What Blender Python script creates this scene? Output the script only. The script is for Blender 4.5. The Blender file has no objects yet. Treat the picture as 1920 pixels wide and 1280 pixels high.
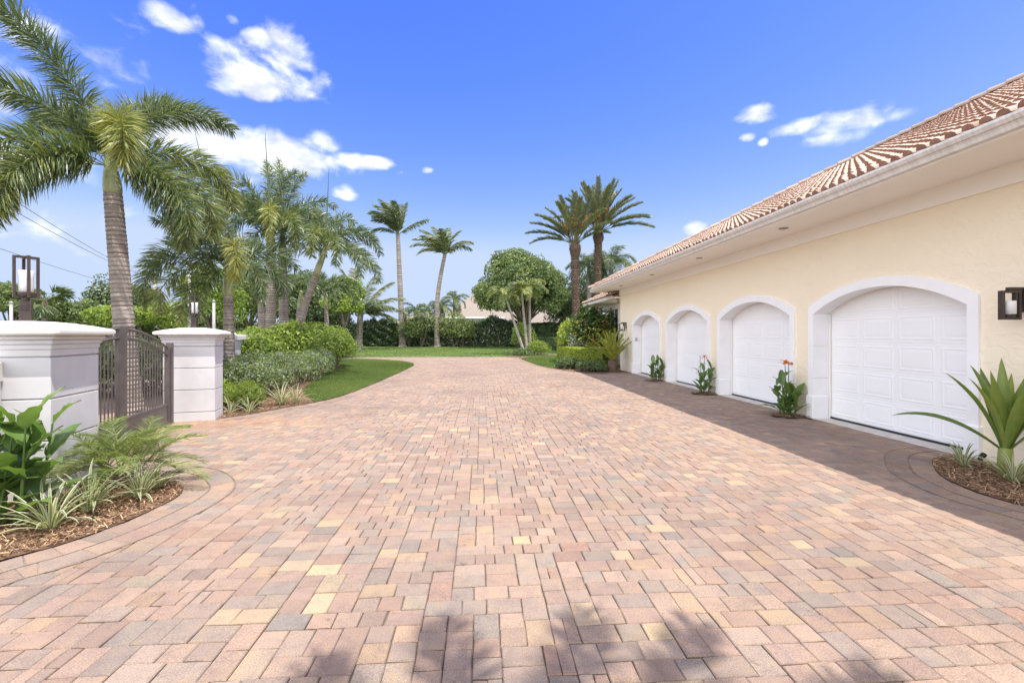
import bpy, math, random
import numpy as np
random.seed(11)
rng = np.random.default_rng(11)
R = math.radians
scene = bpy.context.scene
COL = scene.collection
pi = math.pi

# ------------------------------------------------------------------ survey helpers
YAW = R(3.89); FPX = 853.0; HOR = 628.0; CAM_Z = 1.6
def P(px, py, zc):
    """world point seen at photo pixel (px,py) standing zc metres in front of the lens"""
    dx = (px - 960) / FPX
    return np.array([zc * (dx * math.cos(YAW) + math.sin(YAW)),
                     zc * (math.cos(YAW) - dx * math.sin(YAW)),
                     CAM_Z + (HOR - py) / FPX * zc])
def G(px, py):
    p = P(px, py, CAM_Z * FPX / (py - HOR)); return (float(p[0]), float(p[1]))
def GZ(px, zc):
    p = P(px, HOR, zc); return (float(p[0]), float(p[1]))

# ------------------------------------------------------------------ mesh builder
class MB:
    def __init__(s):
        s.v = []; s.n = 0; s.f = {}; s.ng = []
    def add(s, V, F, tone=.5, m=0):
        V = np.asarray(V, float).reshape(-1, 3); F = np.asarray(F, int)
        if F.size == 0: return
        k = F.shape[1]
        t = np.broadcast_to(np.asarray(tone, float), (len(F),)) if np.ndim(tone) < 2 else np.asarray(tone, float)
        s.f.setdefault(k, []).append((F + s.n, t, np.full(len(F), m)))
        s.v.append(V); s.n += len(V)
    def poly(s, pts, tone=.5, m=0):
        s.add(pts, [list(range(len(pts)))], tone, m)
    def box(s, c, d, rz=0, tone=.5, m=0, bev=0.0):
        x, y, z = [q / 2 for q in d]
        if bev > 0:
            b = bev
            V = []
            for sx in (-1, 1):
                for sy in (-1, 1):
                    for sz in (-1, 1):
                        V += [(sx*(x-b), sy*(y-b), sz*z), (sx*x, sy*(y-b), sz*(z-b)), (sx*(x-b), sy*y, sz*(z-b))]
            V = np.array(V)
            def ix(a, b_, c_, w): return ((a*2+b_)*2+c_)*3+w
            Q = []
            for c_ in (0, 1): Q.append([ix(0,0,c_,0), ix(1,0,c_,0), ix(1,1,c_,0), ix(0,1,c_,0)])
            for a in (0, 1): Q.append([ix(a,0,0,1), ix(a,1,0,1), ix(a,1,1,1), ix(a,0,1,1)])
            for b_ in (0, 1): Q.append([ix(0,b_,0,2), ix(1,b_,0,2), ix(1,b_,1,2), ix(0,b_,1,2)])
            for c_ in (0, 1):
                for a in (0, 1): Q.append([ix(a,0,c_,0), ix(a,1,c_,0), ix(a,1,c_,1), ix(a,0,c_,1)])
                for b_ in (0, 1): Q.append([ix(0,b_,c_,0), ix(1,b_,c_,0), ix(1,b_,c_,2), ix(0,b_,c_,2)])
            for a in (0, 1):
                for b_ in (0, 1): Q.append([ix(a,b_,0,1), ix(a,b_,1,1), ix(a,b_,1,2), ix(a,b_,0,2)])
            T = [[ix(a,b_,c_,0), ix(a,b_,c_,1), ix(a,b_,c_,2)] for a in (0,1) for b_ in (0,1) for c_ in (0,1)]
        else:
            V = np.array([(a*x, b_*y, c_*z) for a in (-1,1) for b_ in (-1,1) for c_ in (-1,1)])
            Q = [[0,1,3,2],[4,6,7,5],[0,4,5,1],[2,3,7,6],[0,2,6,4],[1,5,7,3]]; T = []
        ca, sa = math.cos(rz), math.sin(rz)
        W = np.stack([V[:,0]*ca - V[:,1]*sa, V[:,0]*sa + V[:,1]*ca, V[:,2]], 1) + np.array(c)
        n0 = s.n
        s.add(W, Q, tone, m)
        if T:
            s.f.setdefault(3, []).append((np.array(T) + n0, np.full(len(T), float(np.mean(tone))), np.full(len(T), m)))
    def tube(s, pts, rad, k=8, tone=.5, m=0, cap=True, rough=0):
        pts = np.asarray(pts, float); n = len(pts)
        rad = np.broadcast_to(np.asarray(rad, float), (n,))
        T = np.gradient(pts, axis=0); T /= np.linalg.norm(T, axis=1)[:, None] + 1e-9
        ref = np.array([0, 0, 1.]) if abs(T[0][2]) < .9 else np.array([1., 0, 0])
        A = np.cross(T, ref); A /= np.linalg.norm(A, axis=1)[:, None] + 1e-9
        B = np.cross(T, A)
        th = np.arange(k) * 2 * pi / k
        rr = rad[:, None] * (1 + (rng.uniform(-rough, rough, (n, k)) if rough else 0))
        V = pts[:, None] + A[:, None] * (np.cos(th)[None, :, None] * rr[..., None]) + B[:, None] * (np.sin(th)[None, :, None] * rr[..., None])
        i = np.arange(n - 1)[:, None] * k; j = np.arange(k)[None]; j2 = (j + 1) % k
        F = np.stack([i + j, i + j2, i + k + j2, i + k + j], -1).reshape(-1, 4)
        tn = np.repeat(np.asarray(tone)[:-1], k) if np.ndim(tone) == 1 else tone
        n0 = s.n
        s.add(V.reshape(-1, 3), F, tn, m)
        if cap:
            s.f.setdefault(k, []).append((np.array([np.arange(k)[::-1], (n-1)*k + np.arange(k)]) + n0, np.full(2, float(np.mean(tone))), np.full(2, m)))
    def lathe(s, prof, c=(0,0,0), k=16, tone=.5, m=0):
        pts = [(c[0], c[1], c[2] + z) for r, z in prof]
        th = np.arange(k) * 2 * pi / k
        V = np.array([[(c[0] + r*math.cos(t), c[1] + r*math.sin(t), c[2] + z) for t in th] for r, z in prof])
        n = len(prof); i = np.arange(n-1)[:, None]*k; j = np.arange(k)[None]; j2 = (j+1) % k
        s.add(V.reshape(-1,3), np.stack([i+j, i+j2, i+k+j2, i+k+j], -1).reshape(-1,4), tone, m)
    def prism(s, prof, y0, y1, tone=.5, m=0):
        """closed profile of (x,z) extruded along y"""
        n = len(prof)
        V = [(x, y0, z) for x, z in prof] + [(x, y1, z) for x, z in prof]
        s.add(V, [[i, (i+1) % n, n + (i+1) % n, n + i] for i in range(n)], tone, m)
        s.add(V, [list(range(n))[::-1], [n + i for i in range(n)]], tone, m)
    def build(s, name, mat, parent=None, smooth=False, origin=None, world=False, attr='tone'):
        me = bpy.data.meshes.new(name)
        V = np.concatenate(s.v) if s.v else np.zeros((0, 3))
        off = OFF.get(parent.name, np.zeros(3)) if parent is not None else np.zeros(3)
        if origin is not None: off = np.array(origin, float)
        if world or origin is not None: V = V - off
        me.vertices.add(len(V)); me.vertices.foreach_set('co', V.ravel())
        loops = []; starts = []; tot = []; tn = []; mi = []; at = 0
        for k, L in s.f.items():
            for F, t, m in L:
                loops.append(F.ravel()); c = len(F)
                starts.append(at + np.arange(c) * k); tot.append(np.full(c, k)); at += c * k
                tn.append(t); mi.append(m)
        loops = np.concatenate(loops); starts = np.concatenate(starts); tot = np.concatenate(tot)
        me.loops.add(len(loops)); me.loops.foreach_set('vertex_index', loops)
        me.polygons.add(len(starts)); me.polygons.foreach_set('loop_start', starts); me.polygons.foreach_set('loop_total', tot)
        me.polygons.foreach_set('material_index', np.concatenate(mi))
        me.polygons.foreach_set('use_smooth', np.full(len(starts), bool(smooth)))
        me.update(calc_edges=True); me.validate()
        if attr == 'tone':
            a = me.attributes.new('tone', 'FLOAT', 'FACE'); vals = np.concatenate([np.atleast_1d(x) for x in tn])
            if len(vals) == len(a.data): a.data.foreach_set('value', vals.astype(np.float32))
        else:
            a = me.attributes.new('pc', 'FLOAT_VECTOR', 'FACE'); vals = np.concatenate(tn)
            if len(vals) == len(a.data): a.data.foreach_set('vector', vals.astype(np.float32).ravel())
        for q in (mat if isinstance(mat, (list, tuple)) else [mat]): me.materials.append(q)
        o = bpy.data.objects.new(name, me); COL.objects.link(o)
        if parent is not None: o.parent = parent; OFF[o.name] = off
        elif origin is not None: o.location = origin; OFF[o.name] = off
        return o
OFF = {}
def tag(o, label=None, cat=None, group=None, kind=None):
    if label: o['label'] = label
    if cat: o['category'] = cat
    if group: o['group'] = group
    if kind: o['kind'] = kind
    return o
def thing(name, label, cat, loc, rz=0, group=None):
    o = bpy.data.objects.new(name, None); COL.objects.link(o)
    o.empty_display_size = .2; o.location = tuple(float(q) for q in loc); o.rotation_euler = (0, 0, rz)
    OFF[o.name] = np.array(loc, float)
    return tag(o, label, cat, group)
def copy_tree(o, parent=None):
    c = o.copy(); COL.objects.link(c)
    if parent is not None: c.parent = parent
    for ch in list(o.children): copy_tree(ch, c)
    return c

# ------------------------------------------------------------------ materials
def newmat(name):
    m = bpy.data.materials.new(name); m.use_nodes = True
    nt = m.node_tree; b = nt.nodes['Principled BSDF']
    return m, nt, b
def N(nt, t, **kw):
    n = nt.nodes.new(t)
    for k, v in kw.items():
        if k.startswith('i_'):
            key = k[2:]; n.inputs[int(key) if key.isdigit() else key.replace('_', ' ')].default_value = v
        else: setattr(n, k, v)
    return n
def ramp(nt, stops):
    n = nt.nodes.new('ShaderNodeValToRGB'); e = n.color_ramp.elements
    while len(e) < len(stops): e.new(.5)
    for q, (p, c) in zip(e, stops): q.position = p; q.color = (c[0], c[1], c[2], 1)
    return n
def noise(nt, scale, detail=4, rough=.55, coord='Object', dist=0, sc=None):
    tc = N(nt, 'ShaderNodeTexCoord'); n = N(nt, 'ShaderNodeTexNoise')
    n.inputs['Scale'].default_value = scale; n.inputs['Detail'].default_value = detail
    n.inputs['Roughness'].default_value = rough; n.inputs['Distortion'].default_value = dist
    if sc:
        mp = N(nt, 'ShaderNodeMapping'); mp.inputs['Scale'].default_value = sc
        nt.links.new(tc.outputs[coord], mp.inputs[0]); nt.links.new(mp.outputs[0], n.inputs['Vector'])
    else: nt.links.new(tc.outputs[coord], n.inputs['Vector'])
    return n
def bump(nt, b, h, strength, dist=.01):
    n = N(nt, 'ShaderNodeBump'); n.inputs['Strength'].default_value = strength; n.inputs['Distance'].default_value = dist
    nt.links.new(h, n.inputs['Height']); nt.links.new(n.outputs[0], b.inputs['Normal']); return n
def pmat(name, c1, c2, scale=5, rough=.7, bs=0, bd=.01, bscale=40, detail=5, sc=None, spec=.4, metal=0, lo=.35, hi=.65):
    m, nt, b = newmat(name)
    n = noise(nt, scale, detail, sc=sc); r = ramp(nt, [(lo, c1), (hi, c2)])
    nt.links.new(n.outputs[0], r.inputs[0]); nt.links.new(r.outputs[0], b.inputs['Base Color'])
    b.inputs['Roughness'].default_value = rough; b.inputs['Metallic'].default_value = metal
    b.inputs['Specular IOR Level'].default_value = spec
    if bs:
        n2 = noise(nt, bscale, 4, sc=sc); bump(nt, b, n2.outputs[0], bs, bd)
    return m
def tonemat(name, stops, rough=.5, trans=.3, spec=.35, bs=0, nscale=0):
    """leaf or bark whose colour runs along the per-face 'tone' attribute"""
    m, nt, b = newmat(name)
    a = N(nt, 'ShaderNodeAttribute', attribute_name='tone'); r = ramp(nt, stops)
    if nscale:
        n = noise(nt, nscale, 4); ad = N(nt, 'ShaderNodeMath', operation='MULTIPLY_ADD'); ad.inputs[1].default_value = .5; 
        nt.links.new(n.outputs[0], ad.inputs[0]); nt.links.new(a.outputs['Fac'], ad.inputs[2])
        su = N(nt, 'ShaderNodeMath', operation='SUBTRACT'); su.inputs[1].default_value = .25
        nt.links.new(ad.outputs[0], su.inputs[0]); nt.links.new(su.outputs[0], r.inputs[0])
    else: nt.links.new(a.outputs['Fac'], r.inputs[0])
    nt.links.new(r.outputs[0], b.inputs['Base Color']); b.inputs['Roughness'].default_value = rough
    b.inputs['Specular IOR Level'].default_value = spec
    if bs:
        n2 = noise(nt, 60, 4); bump(nt, b, n2.outputs[0], bs, .01)
    if trans:
        t = N(nt, 'ShaderNodeBsdfTranslucent'); mx = N(nt, 'ShaderNodeMixShader'); mx.inputs[0].default_value = trans
        mu = N(nt, 'ShaderNodeMix', data_type='RGBA', blend_type='MULTIPLY'); mu.inputs[0].default_value = 1
        mu.inputs[7].default_value = (1.5, 1.5, .7, 1)
        nt.links.new(r.outputs[0], mu.inputs[6]); nt.links.new(mu.outputs[2], t.inputs[0])
        nt.links.new(b.outputs[0], mx.inputs[1]); nt.links.new(t.outputs[0], mx.inputs[2])
        nt.links.new(mx.outputs[0], nt.nodes['Material Output'].inputs[0])
    return m
M = {}
M['white'] = pmat('white_paint', (.78,.77,.77), (.83,.82,.82), 3, .45, .08, .004, 90)
M['door'] = pmat('door_paint', (.88,.88,.885), (.90,.90,.905), 2, .38, .05, .003, 150)
M['surround'] = pmat('cast_stone', (.86,.86,.865), (.90,.895,.895), 4, .6, .15, .003, 120)
M['trim'] = pmat('soffit_paint', (.90,.86,.81), (.92,.88,.83), 2, .6, .1, .003, 60)
M['pillar'] = pmat('pillar_stucco', (.55,.535,.545), (.62,.605,.615), 2.5, .7, .35, .004, 130)
M['pillar_cap'] = pmat('pillar_cap_stone', (.68,.655,.63), (.74,.715,.69), 5, .6, .2, .003, 90)
M['bronze'] = pmat('bronze_metal', (.050,.036,.032), (.075,.055,.048), 8, .42, .1, .002, 80, metal=.3)
M['gate'] = pmat('gate_metal', (.095,.078,.074), (.13,.108,.102), 6, .42, .08, .002, 60, metal=.2)
M['rubber'] = pmat('rubber', (.02,.02,.02), (.03,.03,.03), 9, .7)
M['concrete'] = pmat('concrete', (.45,.42,.39), (.58,.55,.51), 6, .85, .3, .004, 70)
M['glass_white'] = pmat('frosted_glass', (.78,.79,.79), (.86,.87,.87), 4, .3, spec=.5)
M['copper'] = pmat('weathered_copper', (.22,.12,.07), (.38,.30,.22), 14, .5, metal=.4)
M['cable'] = pmat('cable', (.03,.03,.035), (.04,.04,.05), 3, .6)
M['pole'] = pmat('grey_pole', (.30,.29,.28), (.42,.40,.38), 2, .8)
M['wood'] = pmat('bark', (.10,.075,.055), (.22,.18,.14), 6, .9, .6, .02, 25, sc=(1,1,.4))
M['glass_dark'] = pmat('window_glass', (.02,.03,.03), (.05,.06,.06), 2, .08, spec=.6)
M['mulch'] = pmat('mulch_base', (.09,.05,.03), (.20,.115,.065), 30, .95, .8, .02, 60)
M['chip'] = tonemat('mulch_chips', [(0,(.10,.052,.03)),(.5,(.27,.155,.08)),(1,(.55,.39,.24))], .9, 0)
M['flower_orange'] = tonemat('orange_petals', [(0,(.60,.14,.02)),(1,(.88,.36,.05))], .5, .3)
M['flower_white'] = tonemat('pale_petals', [(0,(.55,.55,.62)),(1,(.8,.78,.8))], .5, .3)
M['flower_violet'] = tonemat('violet_petals', [(0,(.20,.19,.42)),(1,(.38,.36,.60))], .5, .3)
M['croton'] = tonemat('croton_leaves', [(0,(.03,.05,.015)),(.45,(.07,.13,.02)),(.7,(.30,.32,.05)),(.85,(.35,.05,.03)),(1,(.22,.03,.05))], .4, .25)
def leaf(name, d, mi, l, **kw): M[name] = tonemat(name, [(0,d),(.5,mi),(1,l)], **kw)
leaf('foxtail', (.045,.070,.032), (.120,.165,.070), (.34,.33,.07), rough=.38, trans=.28, spec=.5)
leaf('coconut', (.045,.070,.040), (.110,.145,.075), (.26,.25,.09), rough=.38, trans=.25, spec=.5)
leaf('date', (.060,.085,.060), (.135,.165,.10), (.26,.25,.12), rough=.42, trans=.25)
leaf('dark_leaf', (.030,.050,.022), (.075,.115,.045), (.17,.21,.07), rough=.40, trans=.25, spec=.5)
leaf('oak_leaf', (.04,.065,.025), (.115,.165,.06), (.23,.28,.10), rough=.42, trans=.3)
leaf('light_leaf', (.09,.13,.03), (.23,.31,.06), (.38,.46,.10), rough=.5, trans=.4)
leaf('mid_leaf', (.06,.09,.035), (.14,.185,.065), (.27,.31,.10), rough=.5, trans=.35)
leaf('sage_leaf', (.075,.11,.045), (.185,.24,.10), (.33,.36,.19), rough=.55, trans=.3)
leaf('lime_leaf', (.10,.15,.03), (.25,.32,.045), (.46,.50,.08), rough=.5, trans=.35)
leaf('canna_leaf', (.06,.10,.035), (.13,.22,.06), (.27,.38,.09), rough=.32, trans=.35, spec=.5)
leaf('crinum_leaf', (.05,.09,.025), (.14,.21,.045), (.34,.37,.09), rough=.34, trans=.3, spec=.5)
leaf('flax_leaf', (.08,.12,.06), (.22,.27,.15), (.50,.49,.31), rough=.45, trans=.25)
leaf('cycad_leaf', (.09,.13,.03), (.22,.28,.05), (.46,.45,.09), rough=.4, trans=.25)
leaf('pygmy_leaf', (.06,.09,.03), (.16,.21,.06), (.34,.36,.10), rough=.42, trans=.3)
leaf('grass_leaf', (.07,.11,.026), (.145,.205,.052), (.25,.30,.09), rough=.6, trans=.3)
leaf('fruit', (.45,.20,.03), (.62,.30,.05), (.70,.42,.10), rough=.5, trans=0)
M['trunk_grey'] = tonemat('palm_trunk_grey', [(0,(.10,.075,.06)),(.5,(.25,.21,.18)),(1,(.42,.37,.33))], .85, 0, bs=.5, nscale=8)
M['trunk_brown'] = tonemat('palm_trunk_brown', [(0,(.05,.033,.022)),(.5,(.15,.10,.07)),(1,(.30,.22,.16))], .9, 0, bs=.5, nscale=8)
M['shaft_green'] = tonemat('palm_crownshaft', [(0,(.12,.13,.06)),(.5,(.22,.25,.10)),(1,(.40,.40,.24))], .45, 0, nscale=5)
M['tile'] = tonemat('clay_tile', [(0,(.27,.15,.10)),(.35,(.38,.27,.205)),(1,(.47,.37,.30))], .75, 0, bs=.25, nscale=3)
M['tile_end'] = pmat('tile_mortar', (.25,.125,.085), (.36,.20,.14), 9, .9)
M['far_roof'] = pmat('far_roof_tile', (.19,.155,.128), (.26,.215,.18), 9, .85, .6, .05, 22)
M['far_wall'] = pmat('far_wall_paint', (.68,.63,.56), (.76,.72,.66), 2, .8)
M['asphalt'] = pmat('asphalt', (.05,.05,.05), (.075,.073,.07), 30, .9)

# cream stucco with skip-trowel marks
m, nt, b = newmat('cream_stucco'); M['stucco'] = m
n = noise(nt, 1.2, 5); r = ramp(nt, [(.3, (.88,.775,.595)), (.7, (.91,.805,.625))])
nt.links.new(n.outputs[0], r.inputs[0]); nt.links.new(r.outputs[0], b.inputs['Base Color']); b.inputs['Roughness'].default_value = .75
n1 = noise(nt, 4.5, 3, .5, dist=2.2); r1 = ramp(nt, [(.46, (0,0,0)), (.52, (1,1,1))]); nt.links.new(n1.outputs[0], r1.inputs[0])
n2 = noise(nt, 2.0, 2); mu = N(nt, 'ShaderNodeMath', operation='MULTIPLY'); nt.links.new(r1.outputs[0], mu.inputs[0]); nt.links.new(n2.outputs[0], mu.inputs[1])
n3 = noise(nt, 60, 3); ad = N(nt, 'ShaderNodeMath', operation='MULTIPLY_ADD'); ad.inputs[1].default_value = .25
nt.links.new(n3.outputs[0], ad.inputs[0]); nt.links.new(mu.outputs[0], ad.inputs[2]); bump(nt, b, ad.outputs[0], .5, .012)

# gutter: grey painted metal with vertical lighter and darker streaks
m, nt, b = newmat('streaked_gutter'); M['gutter'] = m
n = noise(nt, 5, 6, .7, sc=(.2, 5, .25)); r = ramp(nt, [(.35, (.60,.58,.54)), (.55, (.74,.71,.67)), (.75, (.82,.79,.74))])
nt.links.new(n.outputs[0], r.inputs[0]); nt.links.new(r.outputs[0], b.inputs['Base Color']); b.inputs['Roughness'].default_value = .5

# pavers: colour per stone, clouded inside each stone, gritty
m, nt, b = newmat('paver_concrete'); M['paver'] = m
a = N(nt, 'ShaderNodeAttribute', attribute_name='pc')
n1 = noise(nt, 9, 6, .65); r1 = ramp(nt, [(.30, (.84,.83,.85)), (.5, (1,1,1)), (.72, (1.12,1.06,.92))]); nt.links.new(n1.outputs[0], r1.inputs[0])
x1 = N(nt, 'ShaderNodeMix', data_type='RGBA', blend_type='MULTIPLY'); x1.inputs[0].default_value = 1
nt.links.new(a.outputs['Vector'], x1.inputs[6]); nt.links.new(r1.outputs[0], x1.inputs[7])
n2 = noise(nt, 170, 3, .7); r2 = ramp(nt, [(.32, (.62,.62,.62)), (.5, (1,1,1)), (.66, (1.35,1.33,1.3))]); nt.links.new(n2.outputs[0], r2.inputs[0])
x2 = N(nt, 'ShaderNodeMix', data_type='RGBA', blend_type='MULTIPLY'); x2.inputs[0].default_value = 1.0
nt.links.new(x1.outputs[2], x2.inputs[6]); nt.links.new(r2.outputs[0], x2.inputs[7])
n3 = noise(nt, .45, 4, .6); r3 = ramp(nt, [(.34, (.86,.85,.86)), (.5, (1,1,1)), (.66, (1.07,1.06,1.03))]); nt.links.new(n3.outputs[0], r3.inputs[0])
x3 = N(nt, 'ShaderNodeMix', data_type='RGBA', blend_type='MULTIPLY'); x3.inputs[0].default_value = 1
nt.links.new(x2.outputs[2], x3.inputs[6]); nt.links.new(r3.outputs[0], x3.inputs[7])
n4 = noise(nt, 5.5, 5, .75); r4 = ramp(nt, [(.30, (.55,.52,.48)), (.37, (1,1,1))]); nt.links.new(n4.outputs[0], r4.inputs[0])
x4 = N(nt, 'ShaderNodeMix', data_type='RGBA', blend_type='MULTIPLY'); x4.inputs[0].default_value = .8
nt.links.new(x3.outputs[2], x4.inputs[6]); nt.links.new(r4.outputs[0], x4.inputs[7])
nt.links.new(x4.outputs[2], b.inputs['Base Color']); b.inputs['Roughness'].default_value = .85; b.inputs['Specular IOR Level'].default_value = .3
bump(nt, b, n2.outputs[0], .35, .004)
M['joint'] = pmat('joint_sand', (.12,.09,.065), (.22,.17,.125), 25, .95)

def groundmat(name, stops, s1, s2):
    m, nt, b = newmat(name)
    n1 = noise(nt, s1, 6, .7); n2 = noise(nt, s2, 3, .6)
    mx = N(nt, 'ShaderNodeMath', operation='ADD'); nt.links.new(n1.outputs[0], mx.inputs[0]); nt.links.new(n2.outputs[0], mx.inputs[1])
    hf = N(nt, 'ShaderNodeMath', operation='MULTIPLY'); hf.inputs[1].default_value = .5; nt.links.new(mx.outputs[0], hf.inputs[0])
    r = ramp(nt, stops); nt.links.new(hf.outputs[0], r.inputs[0]); nt.links.new(r.outputs[0], b.inputs['Base Color'])
    b.inputs['Roughness'].default_value = .9; b.inputs['Specular IOR Level'].default_value = .2
    bump(nt, b, n1.outputs[0], .8, .03); return m
M['turf'] = groundmat('turf', [(.38,(.065,.10,.028)),(.5,(.115,.165,.045)),(.62,(.17,.21,.065))], 22, .5)
M['ground'] = groundmat('ground_soil_grass', [(.4,(.06,.09,.025)),(.6,(.12,.14,.05))], 3, .2)

# ------------------------------------------------------------------ world, sun, camera
SUN = np.array([.265, -.23, 1.0]); SUN /= np.linalg.norm(SUN)
SUN_EL = math.asin(SUN[2]); SUN_ROT = math.atan2(SUN[0], SUN[1])
world = bpy.data.worlds.new('World'); scene.world = world; world.use_nodes = True
wt = world.node_tree; bg = wt.nodes['Background']
sky = N(wt, 'ShaderNodeTexSky', sky_type='NISHITA'); sky.sun_disc = False
sky.sun_elevation = SUN_EL; sky.sun_rotation = SUN_ROT; sky.air_density = 1.0; sky.dust_density = .6; sky.ozone_density = 2.0
SKY_STRENGTH = .14
tc = N(wt, 'ShaderNodeTexCoord')
nrm = N(wt, 'ShaderNodeVectorMath', operation='NORMALIZE'); wt.links.new(tc.outputs['Generated'], nrm.inputs[0])
wn = N(wt, 'ShaderNodeTexNoise'); wn.inputs['Scale'].default_value = 13; wn.inputs['Detail'].default_value = 10; wn.inputs['Roughness'].default_value = .53; wn.inputs['Distortion'].default_value = .25
mpc = N(wt, 'ShaderNodeMapping'); mpc.inputs['Scale'].default_value = (1, 1, 1.5)
wt.links.new(nrm.outputs[0], mpc.inputs[0]); wt.links.new(mpc.outputs[0], wn.inputs['Vector'])
CL = [(318,32,46,20,1),(366,22,20,22,.85),(510,132,104,40,1),(492,78,36,20,.9),(545,108,60,46,1),(425,142,52,26,.95),(500,168,60,20,.9),
      (360,255,90,46,1),(450,275,150,46,1),(540,292,120,36,1),(600,268,46,26,.95),(640,300,50,16,.9),(700,306,48,12,.85),(648,358,24,15,.95),(-5,288,36,46,1),
      (1420,212,40,18,1),(1600,226,80,30,.95),(1580,258,70,22,.85),(1690,212,52,14,.75),(1500,236,60,14,.8),
      (1303,427,22,14,1),(433,38,16,10,.7),(755,323,24,8,.7),(800,319,12,7,.8),(1402,257,18,9,.75),(1430,266,10,8,.8),(612,150,28,24,.6)]
CL = [(P(px,py,1.0)-np.array([0,0,CAM_Z]), sx/FPX*math.cos(math.atan((px-960)/FPX))**2, sy/FPX*math.cos(math.atan((px-960)/FPX)), k) for px,py,sx,sy,k in CL]
# big bright clouds added out of view, as white fill light for the shade
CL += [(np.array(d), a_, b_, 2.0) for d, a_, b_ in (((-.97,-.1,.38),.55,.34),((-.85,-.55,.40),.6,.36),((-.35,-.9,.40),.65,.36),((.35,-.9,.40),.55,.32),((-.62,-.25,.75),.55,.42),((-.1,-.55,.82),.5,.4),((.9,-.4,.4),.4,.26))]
fld = None
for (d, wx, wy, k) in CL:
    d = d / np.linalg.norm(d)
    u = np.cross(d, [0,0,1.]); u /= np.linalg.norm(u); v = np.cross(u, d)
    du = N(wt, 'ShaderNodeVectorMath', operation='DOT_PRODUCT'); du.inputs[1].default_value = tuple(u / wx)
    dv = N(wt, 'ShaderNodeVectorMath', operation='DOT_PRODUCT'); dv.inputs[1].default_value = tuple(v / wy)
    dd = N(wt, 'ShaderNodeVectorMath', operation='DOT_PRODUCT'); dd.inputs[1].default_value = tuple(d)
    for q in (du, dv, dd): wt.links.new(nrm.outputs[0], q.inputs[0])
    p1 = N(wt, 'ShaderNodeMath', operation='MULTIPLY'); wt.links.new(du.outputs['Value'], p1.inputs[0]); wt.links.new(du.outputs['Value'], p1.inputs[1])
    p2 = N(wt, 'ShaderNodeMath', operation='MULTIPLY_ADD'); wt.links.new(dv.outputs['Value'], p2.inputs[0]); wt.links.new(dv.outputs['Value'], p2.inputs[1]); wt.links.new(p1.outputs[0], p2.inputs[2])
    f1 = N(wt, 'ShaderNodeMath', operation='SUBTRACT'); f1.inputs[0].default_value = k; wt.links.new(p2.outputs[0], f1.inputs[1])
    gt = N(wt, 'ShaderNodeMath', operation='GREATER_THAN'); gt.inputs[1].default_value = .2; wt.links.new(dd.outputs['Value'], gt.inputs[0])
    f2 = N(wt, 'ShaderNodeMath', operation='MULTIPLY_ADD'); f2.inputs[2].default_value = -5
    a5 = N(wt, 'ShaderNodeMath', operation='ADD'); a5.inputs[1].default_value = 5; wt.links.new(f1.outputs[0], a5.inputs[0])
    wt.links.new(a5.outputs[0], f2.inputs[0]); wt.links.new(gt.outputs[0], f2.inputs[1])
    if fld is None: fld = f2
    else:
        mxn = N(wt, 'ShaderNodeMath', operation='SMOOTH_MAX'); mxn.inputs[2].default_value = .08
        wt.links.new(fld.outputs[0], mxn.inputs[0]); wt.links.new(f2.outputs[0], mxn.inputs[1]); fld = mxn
nz = N(wt, 'ShaderNodeMath', operation='MULTIPLY_ADD'); nz.inputs[1].default_value = 4.9; nz.inputs[2].default_value = -2.7
wt.links.new(wn.outputs[0], nz.inputs[0])
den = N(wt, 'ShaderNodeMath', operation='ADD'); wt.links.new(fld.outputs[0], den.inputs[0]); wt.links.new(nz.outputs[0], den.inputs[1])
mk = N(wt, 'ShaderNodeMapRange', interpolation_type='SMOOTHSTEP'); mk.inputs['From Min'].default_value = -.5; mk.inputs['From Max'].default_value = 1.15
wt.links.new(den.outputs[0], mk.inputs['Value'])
wn2 = N(wt, 'ShaderNodeTexNoise'); wn2.inputs['Scale'].default_value = 16; wn2.inputs['Detail'].default_value = 6
mp2 = N(wt, 'ShaderNodeMapping'); mp2.inputs['Scale'].default_value = (1, 1, 1.8); mp2.inputs['Location'].default_value = (3, 1, .08)
wt.links.new(nrm.outputs[0], mp2.inputs[0]); wt.links.new(mp2.outputs[0], wn2.inputs['Vector'])
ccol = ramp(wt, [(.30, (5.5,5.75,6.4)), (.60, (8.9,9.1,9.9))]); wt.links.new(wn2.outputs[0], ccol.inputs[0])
sp3 = N(wt, 'ShaderNodeSeparateColor'); cb3 = N(wt, 'ShaderNodeCombineColor'); wt.links.new(sky.outputs[0], sp3.inputs[0])
for ch, (pw_, k_, cap_) in enumerate(((2.0, .325, 2.1), (1.36, .415, 2.55), (1.0, 1.25, 3.5))):   # clear dry air: deeper zenith, pale horizon
    q1 = N(wt, 'ShaderNodeMath', operation='POWER'); q1.inputs[1].default_value = pw_; wt.links.new(sp3.outputs[ch], q1.inputs[0])
    q2 = N(wt, 'ShaderNodeMath', operation='MULTIPLY'); q2.inputs[1].default_value = k_; wt.links.new(q1.outputs[0], q2.inputs[0])
    q3 = N(wt, 'ShaderNodeMath', operation='SMOOTH_MIN'); q3.inputs[1].default_value = cap_; q3.inputs[2].default_value = .4; wt.links.new(q2.outputs[0], q3.inputs[0])
    wt.links.new(q3.outputs[0], cb3.inputs[ch])
cm = N(wt, 'ShaderNodeMix', data_type='RGBA'); wt.links.new(mk.outputs[0], cm.inputs[0]); wt.links.new(cb3.outputs[0], cm.inputs[6]); fr_ = N(wt, 'ShaderNodeVectorMath', operation='DOT_PRODUCT'); fr_.inputs[1].default_value = (0,1,0); wt.links.new(nrm.outputs[0], fr_.inputs[0])
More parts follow.
